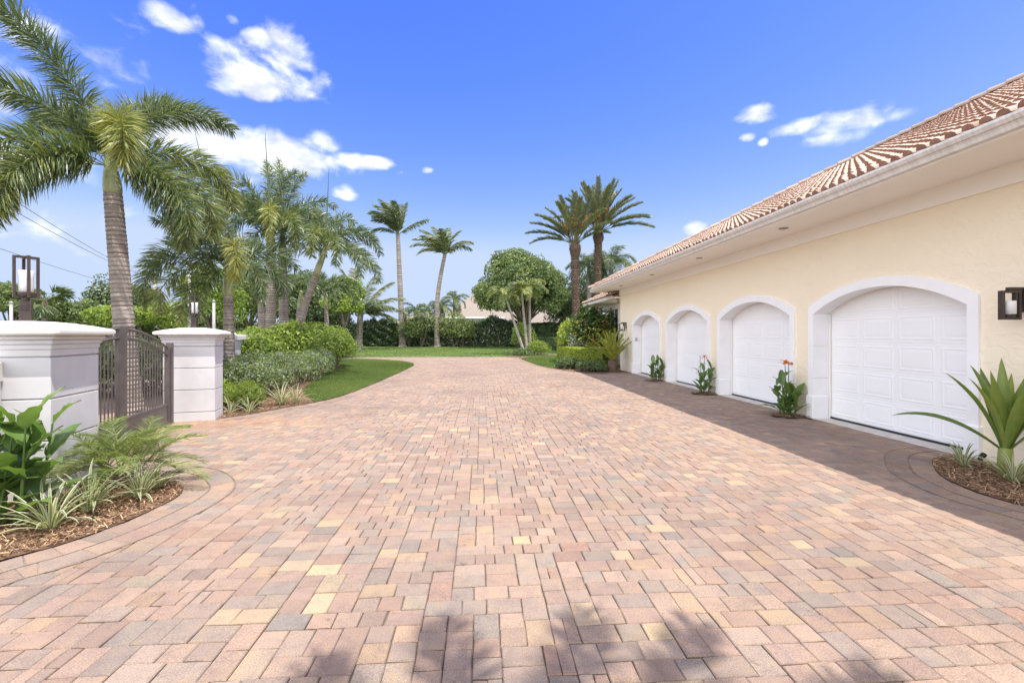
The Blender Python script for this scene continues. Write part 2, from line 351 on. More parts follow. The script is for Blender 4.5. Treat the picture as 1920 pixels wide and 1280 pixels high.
fm = N(wt, 'ShaderNodeMapRange', interpolation_type='SMOOTHSTEP'); fm.inputs['From Min'].default_value = .0; fm.inputs['From Max'].default_value = .55; fm.inputs['To Min'].default_value = 1.0; fm.inputs['To Max'].default_value = .52  # clouds behind the camera kept brighter, as added fill light
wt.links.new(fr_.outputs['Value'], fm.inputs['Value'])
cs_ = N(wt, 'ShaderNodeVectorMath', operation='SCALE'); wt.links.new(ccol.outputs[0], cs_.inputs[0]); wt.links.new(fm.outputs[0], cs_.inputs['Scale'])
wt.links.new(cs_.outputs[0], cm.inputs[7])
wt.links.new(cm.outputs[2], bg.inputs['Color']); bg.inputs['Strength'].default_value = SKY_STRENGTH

sl = bpy.data.lights.new('sun', 'SUN'); sl.energy = 3.4; sl.angle = R(.53); sl.color = (1, .955, .89)
so = bpy.data.objects.new('sun', sl); COL.objects.link(so)
from mathutils import Vector
so.rotation_euler = Vector(SUN).to_track_quat('Z', 'Y').to_euler(); so.location = (8, -8, 30)
cam = bpy.data.cameras.new('camera'); co = bpy.data.objects.new('camera', cam); COL.objects.link(co)
cam.sensor_width = 36; cam.lens = 36 * FPX / 1920; cam.shift_y = -12 / 1920; cam.clip_end = 2000; cam.clip_start = .05
co.location = (0, 0, CAM_Z); co.rotation_euler = (R(90), 0, -YAW); scene.camera = co
scene.view_settings.view_transform = 'Standard'; scene.view_settings.look = 'None'
scene.view_settings.exposure = 1.06; scene.view_settings.gamma = 1
scene.cycles.max_bounces = 8; scene.cycles.diffuse_bounces = 5; scene.cycles.transparent_max_bounces = 8
scene.cycles.use_denoising = True

# ------------------------------------------------------------------ ground plan
def inside(poly, X, Y):
    poly = np.asarray(poly); c = np.zeros(len(X), bool); n = len(poly)
    for i in range(n):
        x1, y1 = poly[i]; x2, y2 = poly[(i+1) % n]
        if y1 == y2: continue
        k = ((y1 > Y) != (y2 > Y)) & (X < (x2-x1)*(Y-y1)/(y2-y1) + x1); c ^= k
    return c
def spline(pts, per=8):
    pts = np.asarray(pts, float); out = []
    Q = np.vstack([2*pts[0]-pts[1], pts, 2*pts[-1]-pts[-2]])
    for i in range(1, len(Q)-2):
        for t in np.arange(per)/per:
            p0, p1, p2, p3 = Q[i-1], Q[i], Q[i+1], Q[i+2]
            out.append(.5*((2*p1)+(-p0+p2)*t+(2*p0-5*p1+4*p2-p3)*t*t+(-p0+3*p1-3*p2+p3)*t**3))
    out.append(pts[-1]); return np.array(out)
edge_near = spline([(-4.6,2.0), (-3.75,2.85)] + [G(*p) for p in [(0,1053),(109,1024),(225,983),(300,950),(335,930),(342,917),(328,903),(290,896)]] + [(-4.25,5.45)])
bed_near = np.vstack([edge_near, [(-4.9,5.6),(-5.6,5.3),(-6.5,4.2),(-7.5,2.0)]])
edge_far = spline([G(*p) for p in [(403,786),(450,779.5),(500,771),(545,762.5),(590,754.5),(640,742.5),(690,724),(735,705),(765,691),(776,684.5),(768,680),(740,676.3),(700,674),(650,673.2)]] + [GZ(600,30.2), GZ(520,30.2)])
island = np.vstack([edge_far, [(-14.5,28),(-9,19),(-6.6,11.5),(-5.6,9.3)]])
lawn_edge_in = spline([G(590,754.5), G(572,741), G(570,731), G(585,717), G(607,700), G(628,688), G(627,677), GZ(625,30.2)])
k0 = np.argmin(np.linalg.norm(edge_far - np.array(G(590,754.5)), axis=1)); k1 = np.argmin(np.linalg.norm(edge_far - np.array(GZ(625,30.2)), axis=1))
lawn_left = np.vstack([edge_far[k0:k1], lawn_edge_in[::-1]])
edge_right = spline([GZ(940,33.2), G(968,670), G(977,673), G(1000,682), G(1020,687.5), G(1044,692), G(1080,697.5), G(1127,701), (5.5,18.95), (6.3,18.95)])
right_bed = np.vstack([edge_right, [(6.34,19.4),(6.3,34),GZ(960,34)]])
lawn_right = np.vstack([spline([G(977,673), G(1000,682), G(1020,687.5), G(1044,692)]), [G(1063,676), G(1041,666.5), GZ(1005,34.5)]])
edge_crin = spline([(6.33,5.62),(6.0,5.56),(5.72,5.40),(5.45,5.12),(5.18,4.78),(5.05,4.42),(5.02,4.1),(5.15,3.6),(5.3,2.8),(5.35,1.0)])
bed_crin = np.vstack([edge_crin, [(6.36,1.0)]])
cut = [np.array([(6.36 + .62*math.cos(t)*1.0, yc + .34*math.sin(t)) for t in np.linspace(pi*.5, pi*1.5, 14)]) for yc in (8.63, 12.07, 15.53)]
for c in cut: c[:, 0] = np.minimum(c[:, 0], 6.35)
far_edge_y = 33.4
BEDS = [bed_near, island, right_bed, bed_crin] + cut

g = MB(); g.poly([(-300,-120,-.04),(300,-120,-.04),(300,500,-.04),(-300,500,-.04)]); tag(g.build('ground', M['ground']), kind='structure')
g = MB(); g.poly([(-40,-20,-.028),(-9.5,-20,-.028),(-9.5,9,-.028),(-19,60,-.028),(-50,60,-.028)]); tag(g.build('road', M['asphalt']), kind='structure')
g = MB(); g.poly([(-12,-6,-.016),(6.42,-6,-.016),(6.42,34,-.016),(-16,34,-.016)]); tag(g.build('paver_bedding', M['joint']), kind='structure')

# pavers, laid on a 76 mm module
U = .0710; X0, X1, Y0, Y1 = -9.2, 6.36, .35, 34.0
nx, ny = int((X1-X0)/U), int((Y1-Y0)/U)
grid = np.zeros((ny, nx), bool); stones = []
rr = random.Random(5)
def run(row, i):
    k = 0
    while i + k < nx and not row[i+k] and k < 9: k += 1
    return k
ids = np.full((ny+4, nx), -1); sid = 0; tops_ = np.zeros(nx, int)
for j in range(ny):
    row = grid[j]; i = 0
    while i < nx:
        if row[i]: i += 1; continue
        w = run(row, i)
        cand = [(3,2,3.6),(2,3,2.2),(2,2,2.4),(1,2,.12),(1,3,.12)]; best = []
        for a, h, wt_ in cand:
            if a > w: continue
            left = w - a
            if left == 1 or (a == 1 and w != 1): continue
            e = i + a
            if j > 0 and e < nx and ids[j-1,e-1] != ids[j-1,e]: wt_ *= .10      # would run on the seam above
            if j > 0 and a == 2 and i > 0 and ids[j-1,i-1] != ids[j-1,i] and ids[j-1,i] == ids[j-1,min(i+1,nx-1)]: wt_ *= .25
            jt = j + h                                                          # finish level with a neighbour so the next row can break the seam
            tl_ = tops_[i-1] if i > 0 else -1; tr_ = tops_[i+w] if i + w < nx else -1
            if jt == tl_: wt_ *= 2.6
            if left == 0 and jt == tr_: wt_ *= 2.2
            if left == 0 and w <= 3 and jt not in (tl_, tr_): wt_ *= .35
            best.append((a, h, wt_))
        if not best: best = [(1,2,1)]
        x = rr.random()*sum(q[2] for q in best)
        for a, h, wt_ in best:
            x -= wt_
            if x <= 0: break
        h = min(h, ny - j)
        pcs = [(1,h,0),(1,h,1)] if (a == 2 and h >= 2 and rr.random() < .07) else [(a,h,0)]
        for pa, ph, o in pcs: stones.append((i+o, j, pa, ph))
        grid[j:j+h, i:i+a] = True; ids[j:j+h, i:i+a] = sid; tops_[i:i+a] = j + h; sid += 1; i += a
stones = np.array(stones, float)
cx = X0 + (stones[:,0] + stones[:,2]/2)*U; cy = Y0 + (stones[:,1] + stones[:,3]/2)*U
keep = np.ones(len(cx), bool)
for bpoly in BEDS: keep &= ~inside(bpoly, cx, cy)
keep &= ~((cx < -5.4 - (cy-5)*.3) & (cy < 9.0) & (cx < -6.9)) & ~((cy > 10.5) & (cy < 29.8) & (cx < -6)) & ~((cy < 5) & (cx < -5))
cx, cy, st = cx[keep], cy[keep], stones[keep]
PAL = np.array([(.330,.238,.190),(.315,.220,.178),(.345,.255,.205),(.290,.208,.175),(.275,.225,.195),(.240,.210,.190),(.430,.330,.215),(.470,.370,.240),(.385,.275,.190),(.315,.195,.150),(.275,.180,.150)])
PAL = PAL*np.array([.84,.825,.785])
PW = np.array([20,18,18,13,12,4.2,4.2,.7,8,1.8,1.6]); PW = PW / PW.sum()
def stonecol(n):
    c = PAL[rng.choice(len(PAL), n, p=PW)]; c2 = PAL[rng.choice(6, n)]
    k = rng.uniform(.15, .68, (n, 1)); return (c*(1-k) + c2*k) * rng.uniform(.9, 1.1, (n, 1))
def lay(mb, corners, col, z=0.0, far=None):
    """corners (n,4,2) ccw: bevelled stone tops"""
    n = len(corners); c = corners.mean(1, keepdims=True)
    jit = rng.normal(0, .0021, corners.shape)
    d = corners + jit - c; L = np.linalg.norm(d, axis=2, keepdims=True)
    outer = c + d*(1 - .0028/L); inner = c + d*(1 - .0105/L)
    zt = z + rng.normal(0, .0012, (n, 1)) + rng.normal(0, .0010, (n, 4))
    V = np.concatenate([np.dstack([inner, zt]), np.dstack([outer, zt - .0055]), np.dstack([outer, zt - .03])], 1)
    base = np.arange(n)[:, None]*12
    F = [base + np.array([[0,1,2,3]])]; C = [col]
    for q in range(4):
        r_ = (q+1) % 4
        F.append(base + np.array([[q+4, r_+4, r_, q]])); C.append(col*.93)
        F.append(base + np.array([[q+8, r_+8, r_+4, q+4]])); C.append(col*.8)
    mb.add(V.reshape(-1,3), np.concatenate(F), np.concatenate(C))
pv = MB()
hw = st[:,2]*U/2; hh = st[:,3]*U/2
cor = np.stack([np.stack([cx-hw, cy-hh],1), np.stack([cx+hw, cy-hh],1), np.stack([cx+hw, cy+hh],1), np.stack([cx-hw, cy+hh],1)], 1)
col = stonecol(len(cx))
# rust-coloured irrigation stain by the island bed, a real mark on the stones
d_st = np.exp(-(((cx+4.6)/1.3)**2 + ((cy-8.7)/.55)**2))*rng.uniform(.2,1,len(cx)); col = col*(1 + d_st[:,None]*np.array([.25,-.02,-.3]))
lay(pv, cor, col)
def border(curve, side, w=.16, rows=2, z=.0045, step=.155):
    curve = np.asarray(curve); seg = np.linalg.norm(np.diff(curve, axis=0), axis=1); s = np.concatenate([[0], np.cumsum(seg)])
    def at(t): return np.stack([np.interp(t, s, curve[:,0]), np.interp(t, s, curve[:,1])], -1)
    for r_ in range(rows):
        t = np.arange(.0 + .07*r_, s[-1]-step, step); e = .04
        def off(t, o):
            T = at(np.minimum(t+e, s[-1])) - at(np.maximum(t-e, 0)); T /= np.linalg.norm(T, axis=1)[:,None]+1e-9
            return at(t) + np.stack([T[:,1], -T[:,0]], 1)*side*o
        a_, b_ = r_*w, (r_+1)*w
        q = np.stack([off(t, a_), off(t+step, a_), off(t+step, b_), off(t, b_)], 1)
        if side > 0: q = q[:, ::-1]
        lay(pv, q, stonecol(len(t))*.95, z)
def joint_line(mb, curve, o, wd=.012, z=.0042):
    c = np.asarray(curve); T = nrm2(np.gradient(c, axis=0)); Nn = np.stack([T[:,1], -T[:,0]],1)
    a = c + Nn*o; b = c + Nn*(o+wd); n = len(c); V = np.concatenate([np.column_stack([a, np.full(n,z)]), np.column_stack([b, np.full(n,z)])])
    mb.add(V, [[i, i+1, n+i+1, n+i] for i in range(n-1)])
def nrm2(a): return a/(np.linalg.norm(a, axis=1, keepdims=True)+1e-9)
jl = MB()
for cv_, os_ in ((edge_near,(.228,.458)),(edge_crin,(.228,.458)),(edge_far,(.318,)),(edge_right,(.158,))):
    for o_ in os_: joint_line(jl, cv_, o_, .013, .0075 if o_ == .228 else .0045)
tag(jl.build('border_joint', M['joint']), kind='structure')
border(edge_near, 1, .23, 2); border(edge_far, 1, .16, 2, step=.16); border(edge_right, 1, .16, 1, step=.16); border(edge_crin, 1, .23, 2)
pav = pv.build('driveway', M['paver'], attr='pc'); tag(pav, kind='structure')

def sheet(name, poly, z, mat, kind='structure', origin=None):
    g = MB(); g.poly([(x, y, z) for x, y in poly]); return tag(g.build(name, mat), kind=kind)
sheet('mulch_bed', bed_near, .012, M['mulch']); sheet('mulch_bed', island, .012, M['mulch']); sheet('mulch_bed', right_bed, .012, M['mulch']); sheet('mulch_bed', bed_crin, .012, M['mulch'])
for c in cut: sheet('mulch_bed', c, .008, M['mulch'])
sheet('lawn', lawn_left, .022, M['turf']); sheet('lawn', lawn_right, .022, M['turf'])
far_lawn = [(-40,far_edge_y),(-2,far_edge_y),(2.2,far_edge_y),(3.2,34.2),(7.5,37.5),(14,44),(20,66),(-40,66)]
sheet('lawn', far_lawn, .006, M['turf'])
path = [GZ(1000,34.6),GZ(1043,33.5),(9.2,40),(8.6,42),GZ(1000,37)]
sheet('path', path, .02, M['joint'])

# mulch chips
def chips(polys, n, L=(.02,.06)):
    mb = MB()
    for poly, k in zip(polys, n):
        lo, hi = poly.min(0), poly.max(0)
        q = rng.uniform(lo, hi, (k*6, 2)); q = q[inside(poly, q[:,0], q[:,1])][:k]; k = len(q)
        th = rng.uniform(0, pi, k); l = rng.uniform(*L, k)/2; w = rng.uniform(.0015,.0045,k)
        d = np.stack([np.cos(th), np.sin(th), rng.normal(0,.35,k)],1); e = np.stack([-np.sin(th), np.cos(th), rng.normal(0,.4,k)],1)
        c = np.column_stack([q, .016 + rng.uniform(0,.028,k)])
        V = np.stack([c-d*l[:,None]-e*w[:,None], c+d*l[:,None]-e*w[:,None], c+d*l[:,None]+e*w[:,None], c-d*l[:,None]+e*w[:,None]],1)
        mb.add(V.reshape(-1,3), np.arange(k*4).reshape(-1,4), np.clip(rng.beta(2,2,k),0,1))
    return mb
near_front = np.array([p for p in bed_near])
fb = np.vstack([edge_far[:k0], [G(572,741), G(540,735), G(470,735), (-6,9.6)]])
tag(chips([near_front, bed_crin, fb] + cut, [22000, 12000, 5000, 500, 500, 500]).build('mulch_chips', M['chip']), kind='stuff')

# grass blades
def blades(poly, n, h, w, near=0):
    mb = MB(); poly = np.asarray(poly); lo, hi = poly.min(0), poly.max(0); pts = []
    got = 0
    while got < n:
        q = rng.uniform(lo, hi, (n*2, 2)); q = q[inside(poly, q[:,0], q[:,1])]
        if near: q = q[rng.uniform(size=len(q)) < (near/np.maximum(q[:,1], near))]
        pts.append(q); got += len(q)
    q = np.concatenate(pts)[:n]; th = rng.uniform(0, 2*pi, n); hh = rng.uniform(.6,1.1,n)*h; lean = rng.normal(0,.35,(n,2))*hh[:,None]
    b = np.column_stack([q, np.full(n,.018)]); s_ = np.stack([np.cos(th), np.sin(th), np.zeros(n)],1)*w/2
    V = np.stack([b-s_, b+s_, b+np.column_stack([lean, hh])],1)
    pt = .45 + .18*np.sin(q[:,0]*.9+q[:,1]*.35) * np.sin(q[:,1]*.6)
    mb.add(V.reshape(-1,3), np.arange(n*3).reshape(-1,3), np.clip(pt + rng.normal(0,.2,n),0,1)); return mb
tag(blades(lawn_left, 150000, .05, .010, 11).build('grass_blades', M['grass_leaf']), kind='stuff')
tag(blades(lawn_right, 20000, .06, .016).build('grass_blades', M['grass_leaf']), kind='stuff')
tag(blades([(-16,far_edge_y),(2.2,far_edge_y),(6.5,37),(10,60),(-25,60)], 70000, .07, .03).build('grass_blades', M['grass_leaf']), kind='stuff')

# ------------------------------------------------------------------ plant kit
def nrmz(a): return a / (np.linalg.norm(a, axis=-1, keepdims=True) + 1e-9)
def frond(mb, base, az, e0, L, droop, n, ll, lw, rows=None, fwd=.7, sag=.35, wind=(0,0,0), s0=.1, r0=.014, tone=.4, tv=.14, prof=None, K=16, rtone=.62, brown=0.0, lwind=None):
    s = np.linspace(0, 1, K); el = e0 - droop*s**1.35
    d = np.stack([np.cos(el)*math.cos(az), np.cos(el)*math.sin(az), np.sin(el)], 1)
    pts = np.array(base) + np.vstack([[0,0,0], np.cumsum((d[1:]+d[:-1])/2*L/(K-1), 0)]) + np.array(wind)*L*(s**2)[:,None]
    mb.tube(pts, r0*(1-.85*s), 5, rtone, cap=False)
    st = np.sort(rng.uniform(s0, 1, n)) if rows is None else np.linspace(s0, 1, n)
    p = np.stack([np.interp(st, s, pts[:,i]) for i in range(3)],1)
    T = nrmz(np.stack([np.interp(st, s, np.gradient(pts[:,i], s)) for i in range(3)],1))
    side = nrmz(np.cross(T, np.tile([0,0,1.], (n,1)) + .001)); up = np.cross(side, T)
    if rows is None: ph = rng.uniform(0, 2*pi, n)
    else: ph = np.array(rows)[np.arange(n) % len(rows)] + rng.normal(0,.10,n)
    D = np.cos(ph)[:,None]*side + np.sin(ph)[:,None]*up
    f = fwd + .25*st
    dr = nrmz(T*f[:,None] + D + rng.normal(0,.10,(n,3)))
    pf = (.40+.60*np.sin(pi*np.clip(st*.93+.07,0,1))**.7) if prof is None else prof(st)
    l = ll*pf*rng.uniform(.82,1.12,n)
    W = nrmz(T - dr*(T*dr).sum(1,keepdims=True) + rng.normal(0,.45,(n,3)))
    p1 = p + dr*(l*.5)[:,None]; d2 = nrmz(dr + np.array([0,0,-1.])*sag + np.array(wind if lwind is None else lwind)*.8); p2 = p1 + d2*(l*.5)[:,None]
    w = lw*rng.uniform(.75,1.15,n)[:,None]/2
    V = np.stack([p-W*w*.5, p+W*w*.5, p1+W*w, p1-W*w, p2],1).reshape(-1,3)
    b = np.arange(n)[:,None]*5
    t = np.clip(tone + rng.normal(0,tv,n) + brown*st, 0, 1)
    n0 = mb.n
    mb.add(V, b+np.array([[0,1,2,3]]), t)
    mb.f.setdefault(3, []).append((b+np.array([[3,2,4]])+n0, t, np.zeros(n,int)))
    return pts
def trunk_pts(base, top, bend=(0,0), n=40):
    s = np.linspace(0,1,n); base, top = np.array(base,float), np.array(top,float)
    p = base + (top-base)*s[:,None]; p[:,0] += bend[0]*np.sin(pi*s); p[:,1] += bend[1]*np.sin(pi*s); return p
def ringed_trunk(mb, base, top, r0, r1, ring=.09, bend=(0,0), flare=.25, tone=.5, rtop=None):
    H = np.linalg.norm(np.array(top)-np.array(base)); nr = max(10, int(H/ring)); n = nr*3
    p = trunk_pts(base, top, bend, n); s = np.linspace(0,1,n)
    r = r0 + (r1-r0)*s + r0*flare*np.exp(-s*H/.35)
    r = r*np.where(np.arange(n)%3==0, .955, 1.0)
    tn = np.clip(tone + rng.normal(0,.13,n) - np.where(np.arange(n)%3==0,.20,0),0,1)
    mb.tube(p, r, 14, tn, rough=.025)
    return p
def palm(name, label, base, top, r0, r1, fronds, mat='foxtail', trunk='trunk_grey', shaft=0, shaft_r=None, spear=None, group=None, bend=(0,0), ring=.09, cat='palm tree', nleaf=300, ll=.42, lw=.035, flare=.25, boots=0, fk=None, tone=.5, fruit=0):
    base = np.array(base,float); top = np.array(top,float)
    t = thing(name, label, cat, base, 0, group)
    mb = MB(); p = ringed_trunk(mb, base, top, r0, r1, ring, bend, flare, tone)
    axis = nrmz(p[-1]-p[-4])
    if boots:   # stubs of cut leaf bases spiralling up a date palm
        H = np.linalg.norm(top-base); nb = int(H/.13)*7
        for i in range(nb):
            s = i/nb; c = base+(top-base)*s; a = i*2.4; r = r0+(r1-r0)*s
            o = np.array([math.cos(a), math.sin(a), 0]); q = np.array([-math.sin(a), math.cos(a), 0])
            w = .085; A = c + o*r*.9
            mb.add([A-q*w, A+q*w, A+o*.10+np.array([0,0,.10])+q*w*.6, A+o*.10+np.array([0,0,.10])-q*w*.6, A+np.array([0,0,.16])-q*w*.5, A+np.array([0,0,.16])+q*w*.5], [[0,1,2,3],[3,2,5,4]], float(np.clip(rng.normal(.45,.2),0,1)))
    mb.build('trunk', M[trunk], t, world=True, smooth=False)
    crown = top.copy()
    if shaft:
        sr = shaft_r or r1*.95
        sp = np.array([top + axis*shaft*q for q in np.linspace(0,1,9)])
        mb = MB(); mb.tube(sp, sr*np.array([.98,1.06,1.05,1.0,.92,.82,.7,.58,.45]), 12, np.clip(np.linspace(.85,.25,9)+rng.normal(0,.05,9),0,1)); mb.build('crownshaft', M['shaft_green'], t, world=True, smooth=True)
        crown = top + axis*shaft*.82
    if boots:
        mb = MB(); q = np.array([top + axis*z for z in (-1.1,-.75,-.4,-.1,.25)])
        mb.tube(q, np.array([r1, r1*1.35, r1*1.5, r1*1.3, r1*.6]), 14, .35, rough=.1)
        for i in range(90):
            a = i*2.4; z = rng.uniform(-.9,.1); o = np.array([math.cos(a), math.sin(a),0]); qd = np.array([-math.sin(a), math.cos(a),0]); A = top+axis*z+o*r1*1.25
            mb.add([A-qd*.06, A+qd*.06, A+o*.16+np.array([0,0,.22])+qd*.02, A+o*.16+np.array([0,0,.22])-qd*.02], [[0,1,2,3]], float(rng.uniform(.2,.8)))
        mb.build('leaf_base_collar', M[trunk], t, world=True)
    kw0 = dict(fk or {})
    for f in fronds:
        az, e0, L, dr = f[:4]; kw = dict(kw0); kw.update(f[4] if len(f) > 4 else {})
        mb = MB()
        b = crown + np.array([math.cos(az), math.sin(az), 0])*r1*.35 + axis*rng.uniform(-.1,.1)*max(shaft,.5)
        frond(mb, b, az, e0, L, dr, int(nleaf*L/2.5), kw.pop('ll', ll), kw.pop('lw', lw), **kw)
        mb.build('frond', M[mat], t, world=True)
    if spear is not None:
        mb = MB(); q = crown + np.linspace(0,1,8)[:,None]*(np.array(spear)-crown)
        mb.tube(q, np.linspace(.045,.006,8)*(r1/.15), 6, np.linspace(.55,.1,8)); mb.build('spear_leaf', M[mat], t, world=True)
    if fruit:
        for i in range(fruit):
            mb = MB(); a = i*2.2+.5; a = sa_(1100) - pi/2 + (i-(fruit-1)/2)*.75; c = crown + np.array([math.cos(a)*1.0, math.sin(a)*1.0, 1.5+rng.uniform(-.4,.8)])
            mb.tube(np.array([crown, (crown+c)/2+np.array([0,0,.3]), c]), .025, 5, .6)
            k = 160; dv = nrmz(rng.normal(size=(k,3)))*rng.uniform(.1,1,(k,1))*np.array([.28,.28,.42]); cc = c+dv*1.45
            e = rng.normal(0,.035,(k,3,3)); mb.add((cc[:,None]+e).reshape(-1,3), np.arange(k*3).reshape(-1,3), rng.uniform(0,1,k)); mb.build('fruit_stalk', M['fruit'], t, world=True)
    return t
def crown_set(n, L, hi=75, lo=-5, dr=(70,110), seed=0, kw=None, a0=0, tone=(.3,.55)):
    r_ = random.Random(seed); out = []
    for i in range(n):
        s = i/(n-1); az = a0 + i*2.39996 + r_.uniform(-.25,.25)
        out.append((az, R(hi+(lo-hi)*s+r_.uniform(-6,6)), L*r_.uniform(.85,1.1)*(.85+.15*s), R(r_.uniform(*dr)), dict(kw or {}, tone=r_.uniform(*tone))))
    return out
def leaves(mb, p, nr, size, aspect=.5, tone=.5, tv=.18, jit=.8, up=.0):
    n = len(p)
    if n == 0: return
    nn = nrmz(nr + rng.normal(0,jit,(n,3)) + np.array([0,0,up])); a = nrmz(np.cross(nn, rng.normal(size=(n,3)))); b = np.cross(nn, a)
    l = (size*rng.uniform(.6,1.25,n)/2)[:,None]; w = l*aspect
    V = np.stack([p-a*l, p+b*w, p+a*l, p-b*w],1).reshape(-1,3)
    mb.add(V, np.arange(n*4).reshape(-1,4), np.clip(tone + rng.normal(0,tv,n),0,1))
def clump_pts(c, r, n, low=-.5, rough=.18):
    d = nrmz(rng.normal(size=(n*2,3))); d = d[d[:,2] > low][:n]
    k = (1 - .45*rng.uniform(0,1,len(d))**2.5)
    ph = np.sin(d[:,0]*5+c[0])*np.sin(d[:,1]*6+c[1])*np.sin(d[:,2]*5+c[2])
    return np.array(c) + d*np.array(r)*(k*(1+rough*ph))[:,None], d
def crown_clumps(c, r, n, cr, seed=0, low=-.35, fill=.6):
    r_ = np.random.default_rng(seed); out = []
    c = np.array(c); r = np.array(r)
    while len(out) < n:
        d = nrmz(r_.normal(size=3)); 
        if d[2] < low: continue
        k = r_.uniform(fill, 1)
        q = r_.uniform(.75,1.25)*cr
        out.append((c + d*np.maximum(r-q*.6,.1)*k, np.array([q,q,q*.8])))
    return out
def limbs(mb, base, fork, targets, r0, k=8):
    base = np.array(base); fork = np.array(fork)
    mb.tube(trunk_pts(base, fork, (r0*.5, 0), 8), np.linspace(r0*1.25, r0*.85, 8), 10, .5, rough=.06)
    for tg in targets:
        tg = np.array(tg); mid = (fork+tg)/2 + rng.normal(0,.08,3)*np.linalg.norm(tg-fork)
        s = np.linspace(0,1,8)[:,None]; q = fork*(1-s)**2 + 2*mid*s*(1-s) + tg*s**2
        mb.tube(q, np.linspace(r0*.6, r0*.1, 8), 6, .5, rough=.06)
def tree(name, label, base, clumps, per, leaf, mat, r0=.2, forkz=.3, cat='tree', group=None, tone=.45, aspect=.55, ct=.12, up=.2, low=-.5, jit=.8, ntarget=7):
    base = np.array(base, float); t = thing(name, label, cat, base, 0, group)
    cs = np.array([c for c, r in clumps]); zt = cs[:,2].max(); zb = cs[:,2].min()
    fork = np.array([base[0]*.7+cs[:,0].mean()*.3, base[1]*.7+cs[:,1].mean()*.3, base[2]+(zb-base[2])*forkz + .2])
    mb = MB(); idx = rng.permutation(len(clumps))[:ntarget]; limbs(mb, base, fork, [clumps[i][0] for i in idx], r0); mb.build('trunk', M['wood'], t, world=True, smooth=True)
    mb = MB()
    for c, r in clumps:
        p, nr = clump_pts(c, r, per, low)
        leaves(mb, p, nr, leaf, aspect, tone + rng.normal(0,ct), .15, jit, up)
    mb.build('crown', M[mat], t, world=True)
    return t
def shrub(name, label, cat, clumps, per, leaf, mat, stem_at=None, tone=.45, aspect=.5, group=None, flowers=None, low=-.3, jit=.8, up=.3, ct=.1, stems=5):
    cs = np.array([c for c, r in clumps]); b = np.array([cs[:,0].mean(), cs[:,1].mean(), 0]) if stem_at is None else np.array(stem_at, float)
    t = thing(name, label, cat, b, 0, group)
    mb = MB()
    for c, r in clumps:
        p, nr = clump_pts(c, r, per, low); p[:,2] = np.maximum(p[:,2], .03)
        leaves(mb, p, nr, leaf, aspect, tone + rng.normal(0,ct), .16, jit, up)
    mb.build('foliage', M[mat], t, world=True)
    mb = MB()
    for c, r in clumps:
        for q in range(stems):
            tg = np.array(c) + rng.normal(0,.4,3)*np.array(r); tg[2] = max(tg[2], .1)
            b0 = np.array([c[0]+rng.normal(0,.1), c[1]+rng.normal(0,.1), 0]); mb.tube(np.array([b0, (b0+tg)/2+rng.normal(0,.03,3), tg]), np.array([.018,.013,.007])*max(1, r[2]*1.2), 5, .5, cap=False)
    mb.build('stems', M['wood'], t, world=True)
    if flowers:
        nf, fm, fs = flowers; mb = MB()
        for c, r in clumps:
            p, nr = clump_pts(c, np.array(r)*1.04, nf, .1)
            for q in range(3): leaves(mb, p + rng.normal(0,fs*.3,p.shape), nr, fs, .8, .5, .3, 1.2, .5)
        mb.build('blossom', M[fm], t, world=True)
    return t
def hedge_pts(poly_lo, poly_hi, z0, z1, n, rough=.05):
    """points and normals on a boxy trimmed hedge between two ground curves"""
    A = np.asarray(poly_lo,float); B = np.asarray(poly_hi,float)
    s = rng.uniform(0,1,n); k = np.linspace(0,1,len(A))
    a = np.stack([np.interp(s,k,A[:,0]), np.interp(s,k,A[:,1])],1); b = np.stack([np.interp(s,k,B[:,0]), np.interp(s,k,B[:,1])],1)
    w = np.linalg.norm(b-a,axis=1).mean(); h = z1-z0; f = rng.uniform(0,1,n)*(2*h+w)/w
    u = np.where(f < h/w, 0, np.where(f > (h+w)/w, 1, f-h/w)); zz = np.where(f < h/w, f*w, np.where(f > (h+w)/w, (2*h+w)-f*w, h))
    side = nrmz(np.column_stack([a-b, np.zeros(n)]))
    rr_ = .12*min(h,w)
    e = np.minimum(zz/h,1); edge = np.exp(-((1-e)*h/rr_)**2)
    u2 = np.clip(u, .0, 1); p = np.column_stack([a*(1-u2)[:,None]+b*u2[:,None], z0+zz])
    nr = np.where((u<=0)[:,None], side, np.where((u>=1)[:,None], -side, np.array([0,0,1.])))
    nr = nrmz(nr + np.column_stack([np.zeros((n,2)), edge*.6]))
    wob = np.sin(p[:,0]*2.3+p[:,2]*3)*np.sin(p[:,1]*2.1+1)*np.sin(p[:,2]*2.7+p[:,0])
    p = p - nr*np.abs(rng.normal(0,rough,n))[:,None] + nr*(wob*rough*1.5)[:,None] - side*(np.where(u<=0,edge,0)*rr_*.5)[:,None] - np.array([0,0,1.])*(np.where((u>0)&(u<1),0,edge*rr_*.4))[:,None]
    return p, nr
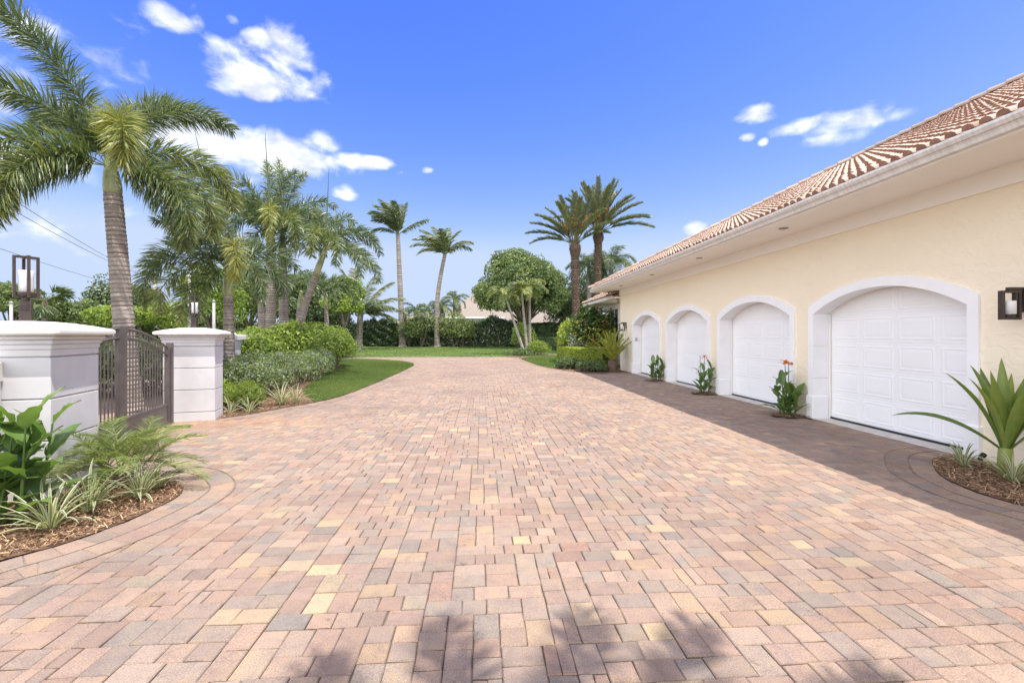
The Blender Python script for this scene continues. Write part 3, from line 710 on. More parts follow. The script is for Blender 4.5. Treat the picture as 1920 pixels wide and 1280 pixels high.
def hedge(name, label, lo, hi, z1, n, leaf, mat, cat='hedge', tone=.4, group=None, rough=.06, aspect=.55, z0=.03, tops=None, core=True):
    lo = np.asarray(lo,float); hi = np.asarray(hi,float); c = np.append((lo.mean(0)+hi.mean(0))/2, 0)
    t = thing(name, label, cat, c, 0, group); mb = MB()
    p, nr = hedge_pts(lo, hi, z0, z1, n, rough)
    if tops: p[:,2] += np.clip((p[:,2]-z1*.6)/(z1*.4),0,1)*tops(p)
    patch = .12*np.sin(p[:,0]*1.7+p[:,2]*2)*np.sin(p[:,1]*1.3+p[:,0]*.8)
    mask = rng.uniform(size=len(p)); leaves(mb, p, nr, leaf, aspect, tone+patch, .17, .8, .25)
    mb.build('foliage', M[mat], t, world=True)
    mb = MB(); 
    for q in range(max(6, int(np.linalg.norm(lo[-1]-lo[0])/.5))):
        s = rng.uniform(); k = np.linspace(0,1,len(lo)); f = rng.uniform(.3,.7)
        x = np.interp(s,k,lo[:,0])*(1-f)+np.interp(s,k,hi[:,0])*f; y = np.interp(s,k,lo[:,1])*(1-f)+np.interp(s,k,hi[:,1])*f
        for w in range(3): mb.tube(np.array([[x,y,0],[x+rng.normal(0,.06),y+rng.normal(0,.06),z1*.5],[x+rng.normal(0,.15),y+rng.normal(0,.15),z1*.92]]), np.array([.03,.022,.01])*max(.5,min(z1,2)), 5, .5)
    mb.build('stems', M['wood'], t, world=True)
    return t
def blade(mb, base, az, e0, L, W, droop, shape='strap', fold=.25, n=9, tone=.5, stripe=None, twist=0, wave=0):
    s = np.linspace(0,1,n); el = e0 - droop*s**1.4; az2 = az + wave*s*s
    d = np.stack([np.cos(el)*np.cos(az2), np.cos(el)*np.sin(az2), np.sin(el)],1)
    p = np.array(base) + np.vstack([[0,0,0], np.cumsum((d[1:]+d[:-1])/2*L/(n-1),0)])
    if shape == 'strap': w = W*np.clip(np.minimum(.55+1.2*s, (1-s)*2.6),0,1)**.75
    elif shape == 'canna': w = W*np.sin(pi*np.clip(s*1.0,0,1)**.85)**.75; w[0] = W*.08
    else: w = W*np.sin(pi*np.clip(.08+.92*s,0,1))
    w = w/2; S = np.stack([-np.sin(az2), np.cos(az2), np.zeros(n)],1); Nn = np.cross(d, S)
    if twist: 
        a = twist*s; S, Nn = S*np.cos(a)[:,None]+Nn*np.sin(a)[:,None], Nn*np.cos(a)[:,None]-S*np.sin(a)[:,None]
    fo = -Nn*(w*fold)[:,None]*-1
    ru = (np.sin(s*19+az*3)*.06*W)[:,None]*Nn if shape == 'canna' else 0
    cols = [p - S*w[:,None] + fo*1.0 + ru, p - S*(w*.5)[:,None] + fo*.4, p, p + S*(w*.5)[:,None] + fo*.4, p + S*w[:,None] + fo*1.0 + ru]
    V = np.stack(cols,1).reshape(-1,3); F = []; T = []
    for i in range(n-1):
        for j in range(4):
            F.append([i*5+j, i*5+j+1, (i+1)*5+j+1, (i+1)*5+j])
            T.append((stripe if (stripe is not None and j in (0,3)) else tone) + rng.normal(0,.03))
    mb.add(V, F, np.clip(T,0,1)); return p
def flax(label, x, y, n=26, L=.42, W=.022, group='variegated flax clumps', tone=.30):
    o = (x, y, .02); mb = MB()
    for i in range(n):
        az = i*2.4+rng.uniform(-.3,.3); s = i/n
        blade(mb, (x+.03*math.cos(az), y+.03*math.sin(az), .02), az, R(86-50*s+rng.uniform(-8,8)), L*rng.uniform(.7,1.15), W*rng.uniform(.8,1.2), R(rng.uniform(30,95)), 'strap', .35, 8, tone+rng.uniform(-.12,.12), 1.0, wave=rng.normal(0,.25))
    return tag(mb.build('flax_plant', M['flax_leaf'], origin=o, smooth=False), label, 'flax plant', group)
def canna(label, x, y, H, nst, nl, LL, LW, flowers=0, spread=.12, group='canna lilies between the garage doors', cat='canna lily', dead=0, seed=0):
    global rng
    t = thing('canna_lily', label, cat, (x, y, .02), 0, group)
    for i in range(nst):
        a = i*2.4+seed; b = np.array([x+spread*math.cos(a)*math.sqrt(i/nst), y+spread*math.sin(a)*math.sqrt(i/nst), .02])
        h = H*(rng.uniform(.40,.76) if group.startswith('canna lilies') else rng.uniform(.6,.95)); tip = b + np.array([math.cos(a)*.12*h, math.sin(a)*.12*h, h]); q = trunk_pts(b, tip, (0,0), 8)
        fl = i < flowers + dead
        if fl: h = H*1.0; tip = b + np.array([.05*math.cos(a), .05*math.sin(a), H]); q = trunk_pts(b, tip, (0,0), 8)
        mb = MB(); mb.tube(q, np.linspace(.016,.006,8), 6, .6); mb.build('stem', M['canna_leaf'], t, world=True, smooth=True)
        mb = MB(); hl = (.40 if fl else 1.0)
        for k in range(nl):
            s = (.12 + .86*k/max(nl-1,1))*hl; bp = b + (tip-b)*s; az = a + k*2.5 + rng.uniform(-.3,.3)
            blade(mb, bp, az, R(40+38*k/nl+rng.uniform(-10,10)), LL*rng.uniform(.75,1.1)*(1-.2*k/nl), LW*rng.uniform(.8,1.15), R(rng.uniform(15,75)), 'canna', .28, 10, .45+rng.normal(0,.14), None, wave=rng.normal(0,.2))
        mb.build('leaves', M['canna_leaf'], t, world=True, smooth=True)
        if fl:
            mb = MB(); m_ = 'flower_orange' if i < flowers else 'chip'
            for k in range(9 if i < flowers else 6):
                blade(mb, tip + rng.normal(0,.015,3), k*2.2, R(rng.uniform(0,70)), .10 if i < flowers else .06, .06 if i < flowers else .02, R(rng.uniform(20,120)), 'ell', .2, 6, rng.uniform(.1,1))
            mb.build('flower_head', M[m_], t, world=True)
    return t

# ------------------------------------------------------------------ the garage house
WX = 6.38; EX = 5.24; HY = 20.5; EYF = HY + 1.12; NEARY = -5.0; ZE = 3.80; SL = .507; RIDX = 12.70
house = thing('house', 'cream stucco house with four arched white garage doors and clay tile roof', 'house', (WX, 12.0, 0))
DOORS = [5.40, 8.83, 12.27, 15.75]; OW = 3.04
def arc(y0, w, zs, rise, n=28):
    Rr = (w*w/4 + rise*rise)/(2*rise); c = y0 + w/2; zc = zs + rise - Rr
    y = np.linspace(y0, y0+w, n+1); return y, zc + np.sqrt(np.maximum(Rr*Rr-(y-c)**2, 0))
w = MB(); top = 3.50; ycur = NEARY
for y0 in DOORS:
    a = y0 + .07; ww = OW - .14
    w.add([(WX,ycur,0),(WX,a,0),(WX,a,top),(WX,ycur,top)], [[0,3,2,1]])
    yy, zz = arc(a, ww, 2.08, .39)
    for i in range(len(yy)-1): w.add([(WX,yy[i],zz[i]),(WX,yy[i+1],zz[i+1]),(WX,yy[i+1],top),(WX,yy[i],top)], [[0,3,2,1]])
    ycur = a + ww
w.add([(WX,ycur,0),(WX,HY,0),(WX,HY,top),(WX,ycur,top)], [[0,3,2,1]])
w.add([(WX,HY,0),(19.0,HY,0),(19.0,HY,top),(WX,HY,top)], [[0,1,2,3]]); w.add([(WX,NEARY,0),(19.0,NEARY,0),(19.0,NEARY,top),(WX,NEARY,top)], [[0,1,2,3]])
w.add([(19.0,NEARY,0),(19.0,HY,0),(19.0,HY,top),(19.0,NEARY,top)], [[0,1,2,3]])
w.build('wall', M['stucco'], house, world=True)
DX = WX + .27
for di, y0 in enumerate(DOORS):
    # cast surround: band, reveal, plinths
    sgm = MB(); fx = WX - .035
    yo, zo = arc(y0, OW, 2.13, .40); yi, zi = arc(y0+.14, OW-.28, 2.0, .38)
    for k in range(len(yo)-1):
        sgm.add([(fx,yo[k],zo[k]),(fx,yo[k+1],zo[k+1]),(fx,yi[k+1],zi[k+1]),(fx,yi[k],zi[k])], [[0,1,2,3]])
        sgm.add([(fx,yo[k],zo[k]),(fx,yo[k+1],zo[k+1]),(WX+.01,yo[k+1],zo[k+1]),(WX+.01,yo[k],zo[k])], [[0,1,2,3]])
        sgm.add([(fx,yi[k],zi[k]),(fx,yi[k+1],zi[k+1]),(DX+.05,yi[k+1],zi[k+1]),(DX+.05,yi[k],zi[k])], [[0,1,2,3]])
    for (ya, yb, zt_a, zt_b, inner) in ((y0, y0+.14, 2.13, 2.0, 1), (y0+OW-.14, y0+OW, 2.0, 2.13, 0)):
        z_prev = 0; yin = yb if inner else ya; you = ya if inner else yb
        for z0_, z1_ in ((.0,.78),(.784,1.39),(1.394,None)):
            za = z1_ if z1_ else zt_a; zb = z1_ if z1_ else zt_b
            sgm.add([(fx,ya,z0_),(fx,yb,z0_),(fx,yb,zb),(fx,ya,za)], [[0,1,2,3]])
            sgm.add([(fx,yin,z0_),(DX+.05,yin,z0_),(DX+.05,yin,z1_ or 2.0),(fx,yin,z1_ or 2.0)], [[0,1,2,3]])
            sgm.add([(fx,you,z0_),(WX+.01,you,z0_),(WX+.01,you,z1_ or 2.13),(fx,you,z1_ or 2.13)], [[0,1,2,3]])
        sgm.add([(fx+.004,ya,0),(fx+.004,yb,0),(fx+.004,yb,2.0),(fx+.004,ya,2.0)], [[0,1,2,3]])
        pc = (ya+yb)/2 + (.0 if inner else 0)
        sgm.box(((fx-.028+DX-.02)/2, pc, .215), (DX-.02-fx+.028, .185, .43), bev=.008)
    sgm.build('door_surround', M['surround'], house, world=True)
    d = MB(); ya, yb = y0+.10, y0+OW-.10
    d.box((DX+.05+.02, (ya+yb)/2, 1.26), (.04, yb-ya, 2.44))
    door = d.build('garage_door', M['door'], house, world=True)
    pan = MB(); xs = DX+.05
    secs = [.045,.50,.985,1.47,1.955,2.44]
    nc = 4; vis0, vis1 = y0+.16, y0+OW-.16; cw = (vis1-vis0)/nc
    for r_ in range(5):
        za, zb = secs[r_], secs[r_+1]
        pan.box((xs+.002, (ya+yb)/2, (za+zb)/2), (.012, yb-ya-.01, zb-za-.010), bev=.003)   # section skin with seams between
        for c_ in range(nc):
            q0, q1 = vis0+c_*cw+.045, vis0+(c_+1)*cw-.045; z0_, z1_ = za+.05, zb-.05
            x0_ = xs-.004; e = .022
            o = [(x0_,q0,z0_),(x0_,q1,z0_),(x0_,q1,z1_),(x0_,q0,z1_)]
            m1 = [(x0_-.006,q0+e,z0_+e),(x0_-.006,q1-e,z0_+e),(x0_-.006,q1-e,z1_-e),(x0_-.006,q0+e,z1_-e)]
            e2 = .045; m2 = [(x0_-.001,q0+e2,z0_+e2),(x0_-.001,q1-e2,z0_+e2),(x0_-.001,q1-e2,z1_-e2),(x0_-.001,q0+e2,z1_-e2)]
            e3 = .085; m3 = [(x0_-.006,q0+e3,z0_+e3),(x0_-.006,q1-e3,z0_+e3),(x0_-.006,q1-e3,z1_-e3),(x0_-.006,q0+e3,z1_-e3)]
            V = o+m1+m2+m3
            for b_ in (0,4,8): pan.add(V, [[b_+i, b_+(i+1)%4, b_+4+(i+1)%4, b_+4+i] for i in range(4)])
            pan.add(V, [[12,13,14,15]])
    pan.build('panels', M['door'], door, world=True)
    sb = MB(); sb.box((xs-.01, (ya+yb)/2, .022), (.05, yb-ya-.02, .036)); sb.build('bottom_seal', M['rubber'], door, world=True)
    st_ = MB()
    yj = y0+.145
    for yj in (y0+.155, y0+OW-.155): st_.box((xs-.03, yj, 1.0), (.03, .022, 1.99))
    ys_, zs_ = arc(y0+.15, OW-.30, 2.0, .37)
    st_.tube(np.column_stack([np.full(len(ys_), xs-.03), ys_, zs_-.012]), .011, 5)
    st_.build('weather_strip', M['trim'], door, world=True)
    th = MB(); th.box((WX+.17, y0+OW/2, -.004), (.42, OW-.3, .028), bev=.006); th.build('threshold', M['concrete'], house, world=True)
# frieze, soffit, gutter
f = MB(); f.box(((WX-.03+WX+.05)/2, (NEARY+HY)/2, 3.535), (.08, HY-NEARY+.14, .25)); f.box(((WX+19)/2, HY+.03, 3.535), (19-WX, .12, .25))
f.build('frieze', M['trim'], house, world=True)
f = MB(); f.poly([(EX+.10,NEARY-1,3.66),(WX+.1,NEARY-1,3.66),(WX+.1,EYF-.1,3.66),(EX+.10,EYF-.1,3.66)]); f.poly([(WX+.1,HY,3.66),(20,HY,3.66),(20,EYF-.1,3.66),(WX+.1,EYF-.1,3.66)])
f.box((EX+.14,(NEARY+EYF)/2-.3,3.70),(.05,EYF-NEARY+.6,.14)); f.box((12.6,EYF-.14,3.70),(14.6,.05,.14))
f.build('soffit', M['trim'], house, world=True)
prof = [(EX+.115,3.655),(EX+.05,3.655),(EX+.035,3.69),(EX+.005,3.73),(EX-.02,3.765),(EX-.02,3.795),(EX-.005,3.795),(EX+.0,3.77),(EX+.03,3.72),(EX+.115,3.69)]
f = MB(); f.prism(prof, NEARY-1, EYF); f.box((12.6,EYF-.02,3.725),(14.7,.11,.135)); f.build('gutter', M['gutter'], house, world=True)
# soffit downlights
for y in (8.4, 11.8, 15.15, 18.6):
    f = MB(); f.lathe([(.001,-.004),(.06,-.006),(.085,-.012),(.085,0)], (5.82, y, 3.66), 18); f.build('recessed_light', M['pole'], house, world=True)
# roof deck + clay barrel tiles
deck = MB(); HPY = EYF - (RIDX-EX); ZR = ZE + SL*(RIDX-EX)
deck.add([(EX,NEARY-1,ZE-.08),(EX,EYF,ZE-.08),(RIDX,HPY,ZR-.08),(RIDX,NEARY-1,ZR-.08)], [[0,1,2,3]])
deck.add([(EX,EYF,ZE-.03),(2*RIDX-EX,EYF,ZE-.03),(RIDX,HPY,ZR-.03)], [[0,1,2]])
deck.add([(2*RIDX-EX,NEARY-1,ZE-.03),(2*RIDX-EX,EYF,ZE-.03),(RIDX,HPY,ZR-.03),(RIDX,NEARY-1,ZR-.03)], [[0,1,2,3]])
roof = deck.build('roof', M['tile'], house, world=True)
pitch = .172; course = .33; slopeL = math.hypot(RIDX-EX, ZR-ZE); sx = (RIDX-EX)/slopeL; sz = (ZR-ZE)/slopeL
nxv = np.array([-sz, 0, sx])
def tiles(mb, o, along, upv, nv, ncol, ncrs, ok, tone0=.62, pitch=pitch):
    th = np.linspace(0, pi, 6); V = []; Q = []; TQ = []; E = []; n0 = 0
    for i in range(ncol):
        for j in range(ncrs):
            c = o + along*(i+.5)*pitch + upv*(j*course)
            if not ok(c + upv*course*.5): continue
            t_ = float(np.clip(rng.normal(tone0,.17),0,1))
            r0_, r1_ = .068, .056
            c = c + along*rng.normal(0,.006) + upv*abs(rng.normal(0,.010)) 
            a = [c + along*(r0_*math.cos(q)) + nv*(r0_*.95*math.sin(q)+.060) for q in th]
            b = [c + upv*(course*1.08) + along*(r1_*math.cos(q)) + nv*(r1_*.9*math.sin(q)+.004) for q in th]
            V += a + b; Q += [[n0+k, n0+k+1, n0+7+k, n0+6+k] for k in range(5)]; TQ += [t_]*5
            E.append([n0+k for k in range(6)]); n0 += 12
            # pan tile between barrels
            h = pitch/2
            pa = [c + along*(h-.035) + nv*.034, c + along*(h+.035) + nv*.034, c+upv*course*1.05+along*(h+.035)-nv*.012, c+upv*course*1.05+along*(h-.035)-nv*.012]
            V += pa; pa += [c + along*(h-.035) + nv*.004, c + along*(h+.035) + nv*.004]; V += pa[4:]; Q.append([n0,n0+1,n0+2,n0+3]); TQ.append(max(0,t_-.05+rng.normal(0,.1))); Q.append([n0+4,n0+5,n0+1,n0]); TQ.append(0.); n0 += 6
    b0 = mb.n; mb.add(np.array(V), np.array(Q), np.array(TQ)); mb.f.setdefault(6,[]).append((np.array(E)+b0, np.zeros(len(E)), np.ones(len(E),int)))
tl = MB()
tiles(tl, np.array([EX+.03,NEARY-1,ZE-.040]), np.array([0,1.,0]), np.array([sx,0,sz]), nxv, int((EYF-NEARY+1)/pitch), int(slopeL/course)+1, lambda c: c[1] < EYF-(c[0]-EX)+.05 and c[0] < RIDX)
tl.build('barrel_tiles', [M['tile'], M['tile_end']], roof, world=True)
def capline(mb, p0, p1, r=.105, L=.40):
    p0, p1 = np.array(p0), np.array(p1); D = p1-p0; n = int(np.linalg.norm(D)/L); dn = D/np.linalg.norm(D)
    s_ = nrmz(np.cross(dn,[0,0,1.])); u_ = np.cross(s_, dn); th = np.linspace(-.25, pi+.25, 9)
    for i in range(n):
        a0 = p0 + D*i/n; a1 = p0 + D*(i+1.12)/n; ta = float(np.clip(rng.normal(.5,.18),0,1))
        A = [a0+s_*r*math.cos(q)+u_*(r*math.sin(q)+.03) for q in th]; B = [a1+s_*r*.86*math.cos(q)+u_*(r*.86*math.sin(q)) for q in th]
        mb.add(A+B, [[k,k+1,10+k,9+k] for k in range(8)], ta); mb.add(A, [list(range(9))], 0)
rc = MB(); capline(rc, (EX-.02,EYF+.02,ZE+.03), (RIDX,HPY,ZR+.05)); capline(rc, (RIDX,HPY,ZR+.05), (RIDX,NEARY-1,ZR+.05)); capline(rc, (2*RIDX-EX,EYF,ZE), (RIDX,HPY,ZR+.05))
rc.build('ridge_caps', M['tile'], roof, world=True)
# lower wing beyond the garage corner
WW = 7.2; wg = MB(); wg.box(((WW+18)/2, (HY+26)/2+.02, 1.6), (18-WW, 26-HY-.04, 3.2)); wg.build('wing_wall', M['stucco'], house, world=True)
wf = MB(); wf.box(((6.2+18)/2,(HY+.05+26.8)/2,3.33),(18-6.2,26.8-HY-.05,.10)); wf.box((WW-.03,(HY+26)/2,3.12),(.10,26-HY,.30)); wf.build('wing_soffit', M['trim'], house, world=True)
wgt = MB(); wgt.prism([(6.20,3.28),(6.10,3.30),(6.07,3.40),(6.07,3.43),(6.20,3.40)], HY+.3, 26.95); wgt.box((12.1,26.9,3.36),(11.9,.12,.12)); wgt.build('wing_gutter', M['gutter'], house, world=True)
wr = MB(); wr.add([(6.10,HY+.1,3.42),(6.10,26.9,3.42),(9.6,23.5,5.2),(9.6,HY+.1,5.2)],[[0,1,2,3]]); wr.add([(6.10,26.9,3.42),(18,26.9,3.42),(18,23.5,5.2),(9.6,23.5,5.2)],[[0,1,2,3]])
wroof = wr.build('wing_roof', M['tile'], house, world=True)
tl = MB(); wsl = math.hypot(3.5,1.78); tiles(tl, np.array([6.07,HY+.1,3.43]), np.array([0,1.,0]), np.array([3.5/wsl,0,1.78/wsl]), np.array([-1.78/wsl,0,3.5/wsl]), int(6.7/.172), 11, lambda c: c[1] < 26.95-(c[0]-6.1) and c[0] < 9.6)
capline(tl, (6.1,26.9,3.46), (9.6,23.5,5.24)); tl.build('barrel_tiles', [M['tile'], M['tile_end']], wroof, world=True)
wn_ = MB(); 
wf_ = MB(); yc, zc_, ww_, wh_ = 24.05, 2.05, 1.55, 1.9
for (yy_, zz_, a_, b_) in ((yc-ww_/2,zc_,.12,wh_+.24),(yc+ww_/2,zc_,.12,wh_+.24),(yc,zc_,.07,wh_),(yc,zc_-wh_/2-.06,ww_+.2,.12),(yc,zc_+wh_/2+.06,ww_+.2,.12)): wf_.box((WW-.02,yy_,zz_),(.10 if a_ != .07 else .08,a_-.002,b_-.003))
win = wf_.build('window', M['white'], house, world=True); wn_.box((WW-.005,yc,zc_),(.02,ww_-.12,wh_)); wn_.build('pane', M['glass_dark'], win, world=True)
dn = MB(); dn.tube(np.array([[6.05,HY+.75,3.66],[6.05,HY+.75,3.55],[6.15,HY+.55,3.40],[6.30,HY+.12,3.22],[6.30,HY+.08,3.05]]), .042, 8); dn.build('downspout', M['copper'], house, world=True, smooth=True)
kp = MB(); kp.box((WX+.10, DOORS[3]+OW-.155, 1.42), (.09, .03, .15), bev=.006); kpo = kp.build('keypad', M['concrete'], house, world=True)
# wall lanterns
def lantern_frame(mb, z0, wd, h, b, rot=0):
    for r_ in (rot, rot+pi/2):
        c_, s_ = math.cos(r_), math.sin(r_)
        k = 0.0 if r_ == rot else .0015
        for sgn in (-1,1): mb.box((c_*sgn*wd/2, s_*sgn*wd/2, z0+h/2), (b, b, h), rz=r_, bev=.003)
        for zz_ in (z0+b/2, z0+h-b/2): mb.box((0,0,zz_+k), (wd-b, b-2*k, b), rz=r_)
def wall_lantern(label, y):
    t = thing('wall_lantern', label, 'wall lamp', (WX, y, 1.95), 0, 'bronze wall lanterns on the garage house')
    mb = MB(); mb.box((-.012,0,.03),(.024,.12,.22),bev=.004); mb.build('back_plate', M['bronze'], t)
    mb = MB(); mb.box((-.115,0,.192),(.21,.05,.036),bev=.004); mb.box((-.02,0,.15),(.03,.08,.12)); mb.build('arm', M['bronze'], t)
    mb = MB()
    for x_ in (-.295,-.085): mb.box((x_, 0, 0), (.028,.06,.34), bev=.003)
    for zz_ in (-.157,.157): mb.box((-.19, 0, zz_), (.181,.058,.026))
    mb.lathe([(.001,-.144),(.05,-.144),(.055,-.125),(.045,-.105),(.001,-.105)],(-.20,0,0),16); mb.box((-.125,0,.10),(.03,.04,.10)); mb.build('frame', M['bronze'], t)
    mb = MB(); mb.lathe([(.001,-.105),(.058,-.105),(.060,.04),(.056,.05),(.001,.05)],(-.195,0,0),20); mb.build('glass_cylinder', M['glass_white'], t, smooth=True)
    return t
wall_lantern('bronze square lantern on the cream wall right of the nearest garage door', 4.93)
wall_lantern('bronze square lantern at the far house corner beside the farthest garage door', 19.65)

# ------------------------------------------------------------------ gate pillars, gate, wall
PR = R(13); U_ = np.array([math.cos(PR), math.sin(PR)]); V_ = np.array([-math.sin(PR), math.cos(PR)])
def gate_pillar(label, corner, wd, dp, name='gate_pillar'):
    c = np.array(corner) - U_*wd/2 + V_*dp/2
    t = thing(name, label, 'gate pillar', (c[0], c[1], 0), PR, 'white gate pillars')
    mb = MB(); z = -.02
    for z1 in (.17,.585,.99,1.395):
        mb.box((0,0,(z+z1-.014)/2),(wd,dp,z1-.014-z),bev=.004); mb.box((0,0,z1-.007),(wd-.05,dp-.05,.014)); z = z1
    mb.box((0,0,(z+1.46)/2),(wd,dp,1.46-z),bev=.004); mb.build('shaft', M['pillar'], t)
    mb = MB(); mb.box((0,0,1.485),(wd+.02,dp+.02,.05),bev=.006); mb.box((0,0,1.5325),(wd+.05,dp+.05,.045),bev=.010); mb.box((0,0,1.577),(wd+.10,dp+.10,.044),bev=.014); mb.build('moulding', M['pillar'], t)
    mb = MB(); hw_, hd_ = wd/2+.12, dp/2+.12
    rings = [(0,1.599),(.03,1.602),(.045,1.62),(.045,1.645),(.03,1.664),(0,1.672),(-.10,1.70),(-.22,1.725),(-.32,1.738)]
    sq = []
    for o, z in rings:
        a, b_ = max(hw_-.045+o,.05), max(hd_-.045+o,.05); rad = .035; pts = []
        for (sx_, sy_, a0) in ((1,1,0),(-1,1,90),(-1,-1,180),(1,-1,270)):
            for q in (0,30,60,90): pts.append((sx_*(a-rad)+rad*math.cos(R(a0+q)), sy_*(b_-rad)+rad*math.sin(R(a0+q)), z))
        sq.append(pts)
    n = 16
    for i in range(len(sq)-1): mb.add(sq[i]+sq[i+1], [[k,(k+1)%n,n+(k+1)%n,n+k] for k in range(n)])
    mb.poly(sq[-1]); mb.poly(sq[0][::-1]); mb.build('cap', M['pillar_cap'], t, smooth=False)
    return t, c
def post_lantern(label, x, y, s=1.0, rot=0):
    t = thing('pillar_lantern', label, 'lantern', (x, y, 1.738), rot, 'bronze lanterns on the gate pillars')
    t.scale = (s, s, s)
    mb = MB(); mb.box((0,0,.012),(.15,.15,.026),bev=.004); mb.box((0,0,.13),(.095,.095,.22),bev=.004); mb.box((0,0,.15),(.108,.108,.014)); mb.lathe([(.001,.24),(.03,.24),(.03,.275),(.001,.275)],(0,0,0),12); mb.build('stem', M['bronze'], t)
    mb = MB(); lantern_frame(mb, .272, .185, .46, .026, R(20)); mb.lathe([(.001,.285),(.05,.285),(.078,.305),(.078,.33),(.001,.33)],(0,0,0),18); mb.build('frame', M['bronze'], t)
    mb = MB(); mb.lathe([(.001,.33),(.060,.33),(.062,.55),(.062,.57),(.055,.57),(.055,.35),(.001,.35)],(0,0,0),22); mb.build('glass_cylinder', M['glass_white'], t, smooth=True)
    return t
p1, c1 = gate_pillar('near white gate pillar beside the broad-leaved canna, with joint lines', (-4.15,4.69), .87, .80)
p2, c2 = gate_pillar('far white gate pillar between the brown gate and the flowering bed', (-5.01,8.94), .84, .48)
q = P(49,600,5.02); post_lantern('large bronze lantern with frosted cylinder on the near pillar', q[0], q[1], 1.0, R(35))
q = P(365,617,9.15); post_lantern('bronze lantern with frosted cylinder on the far pillar', q[0], q[1], .9, R(10))
# driveway gate
GA = np.array([-5.60, 8.60]); gv = -V_; GL = 1.655
gate = thing('driveway_gate', 'brown metal double driveway gate with arched top between white pillars', 'gate', (GA[0], GA[1], 0))
def gp3(s, z, o=0): q = GA + gv*s + U_*o; return np.array([q[0], q[1], z])
gr = math.atan2(gv[1], gv[0])
def topz(s): t = s/GL; t = t if t <= 1 else 2-t; return 1.33 + .36*(1-(1-t)**2)
for lf, (sa, sb) in enumerate(((.06, GL-.004), (GL+.004, 2*GL-.06))):
    hinge, free = (sa, sb) if lf == 0 else (sb, sa)
    fr = MB()
    fr.box(gp3(hinge+(.03 if lf==0 else -.03), .70), (.06,.06,1.34), gr, bev=.004)
    leaf_o = fr.build('gate_leaf', M['gate'], gate, world=True)
    mb = MB(); mb.box(gp3(free+(-.045 if lf==0 else .045), .885), (.088,.075,1.69), gr, bev=.005); mb.build('meeting_stile', M['gate'], leaf_o, world=True)
    ss = np.linspace(sa+.05, sb-.05, 18)
    for dz in (0, -.135):
        mb = MB(); q = np.array([gp3(s, topz(s)+dz) for s in ss]); mb.tube(q, .021, 4); mb.build('arched_rail', M['gate'], leaf_o, world=True)
    mb = MB(); mb.box(gp3((sa+sb)/2, .21), (sb-sa-.16,.035,.30), gr, bev=.004); mb.box(gp3((sa+sb)/2, .37), (sb-sa-.15,.05,.03), gr); mb.box(gp3((sa+sb)/2, .052), (sb-sa-.15,.05,.03), gr); mb.build('kick_panel', M['gate'], leaf_o, world=True)
    npk = 15
    for i in range(npk):
        s = sa+.09+(sb-sa-.20)*(i+.5)/npk; zt = topz(s)-.012
        mb = MB(); mb.box(gp3(s, (.38+zt)/2), (.0145,.0145,zt-.38), gr); mb.build('picket', M['gate'], leaf_o, world=True)
    for z in (.35, 1.22):
        mb = MB(); mb.tube(np.array([gp3(hinge+(-.025 if lf==0 else .025), z-.06), gp3(hinge+(-.025 if lf==0 else .025), z+.06)]), .022, 8); mb.build('hinge', M['gate'], leaf_o, world=True)
mb = MB(); mb.box(gp3(-.005, .73, .0), (.10,.09,1.46), gr, bev=.005); mb.build('hinge_post', M['gate'], gate, world=True)
mb = MB(); mb.box(gp3(2*GL+.005, .73, .0), (.10,.09,1.46), gr, bev=.005); mb.build('hinge_post', M['gate'], gate, world=True)
# perimeter walls
def low_wall(label, a, b, h, th=.26, name='garden_wall', cap=.16, ov=.06):
    a, b = np.array(a), np.array(b); c = (a+b)/2; d = b-a; L = np.linalg.norm(d); rz = math.atan2(d[1], d[0])
    t = thing(name, label, 'wall', (c[0], c[1], 0), rz)
    mb = MB(); mb.box((0,0,(h-cap)/2),(L,th,h-cap)); mb.build('wall_body', M['pillar'], t)
    mb = MB(); mb.box((0,0,h-cap/2),(L+.02,th+2*ov,cap),bev=.02); mb.build('coping', M['pillar_cap'], t); return t
low_wall('low white garden wall with coping at the left edge of the near pillar', (-4.44,4.47), (-7.2,3.1), 1.36, .28, cap=.21)
low_wall('long white garden wall beyond the flowering bed, behind the foxtail palms', (-6.1,9.5), (-17.5,49), 1.60)
lp = GZ(466,17.6); 
t = thing('wall_pier', 'cream capped pier of the long white garden wall behind the hedge', 'pier', (lp[0], lp[1], 0), .3)
mb = MB(); mb.box((0,0,.8),(.8,.8,1.6),bev=.01); mb.build('shaft', M['pillar'], t); mb = MB(); mb.box((0,0,1.62),(.98,.98,.10),bev=.03); mb.lathe([(.44,1.67),(.40,1.70),(.2,1.74),(.001,1.75)],(0,0,0),16); mb.build('cap', M['pillar_cap'], t)

# ------------------------------------------------------------------ foxtail palms
def sa_(px): # azimuth of screen-right at a pixel column
    return -YAW - math.atan((px-960)/FPX)
def D_(a): return R(a)
def fox(label, pb, pt, zc, r0, r1, shaft, fr, spear=None, L=2.6, nleaf=300, ll=.46, lw=.032, base_py=None, dk=1.28, **kw):
    b = P(pb[0], HOR, zc); b[2] = 0; t = P(pt[0], pt[1], zc); a0 = sa_(pt[0])
    fronds = []
    for f in fr:
        a, e, l, d = f[:4]; k = dict(f[4]) if len(f) > 4 else {}
        k.setdefault('tone', random.uniform(.28,.48)); fronds.append((a0+R(a), R(e), l, R(d*dk), k))
    sp = P(spear[0], spear[1], zc) if spear is not None else None
    return palm('foxtail_palm', label, b, t, r0, r1, fronds, 'foxtail', 'trunk_grey', shaft, None, sp, 'foxtail palms behind the gate and in the left bed', nleaf=nleaf, ll=ll, lw=lw, **kw)
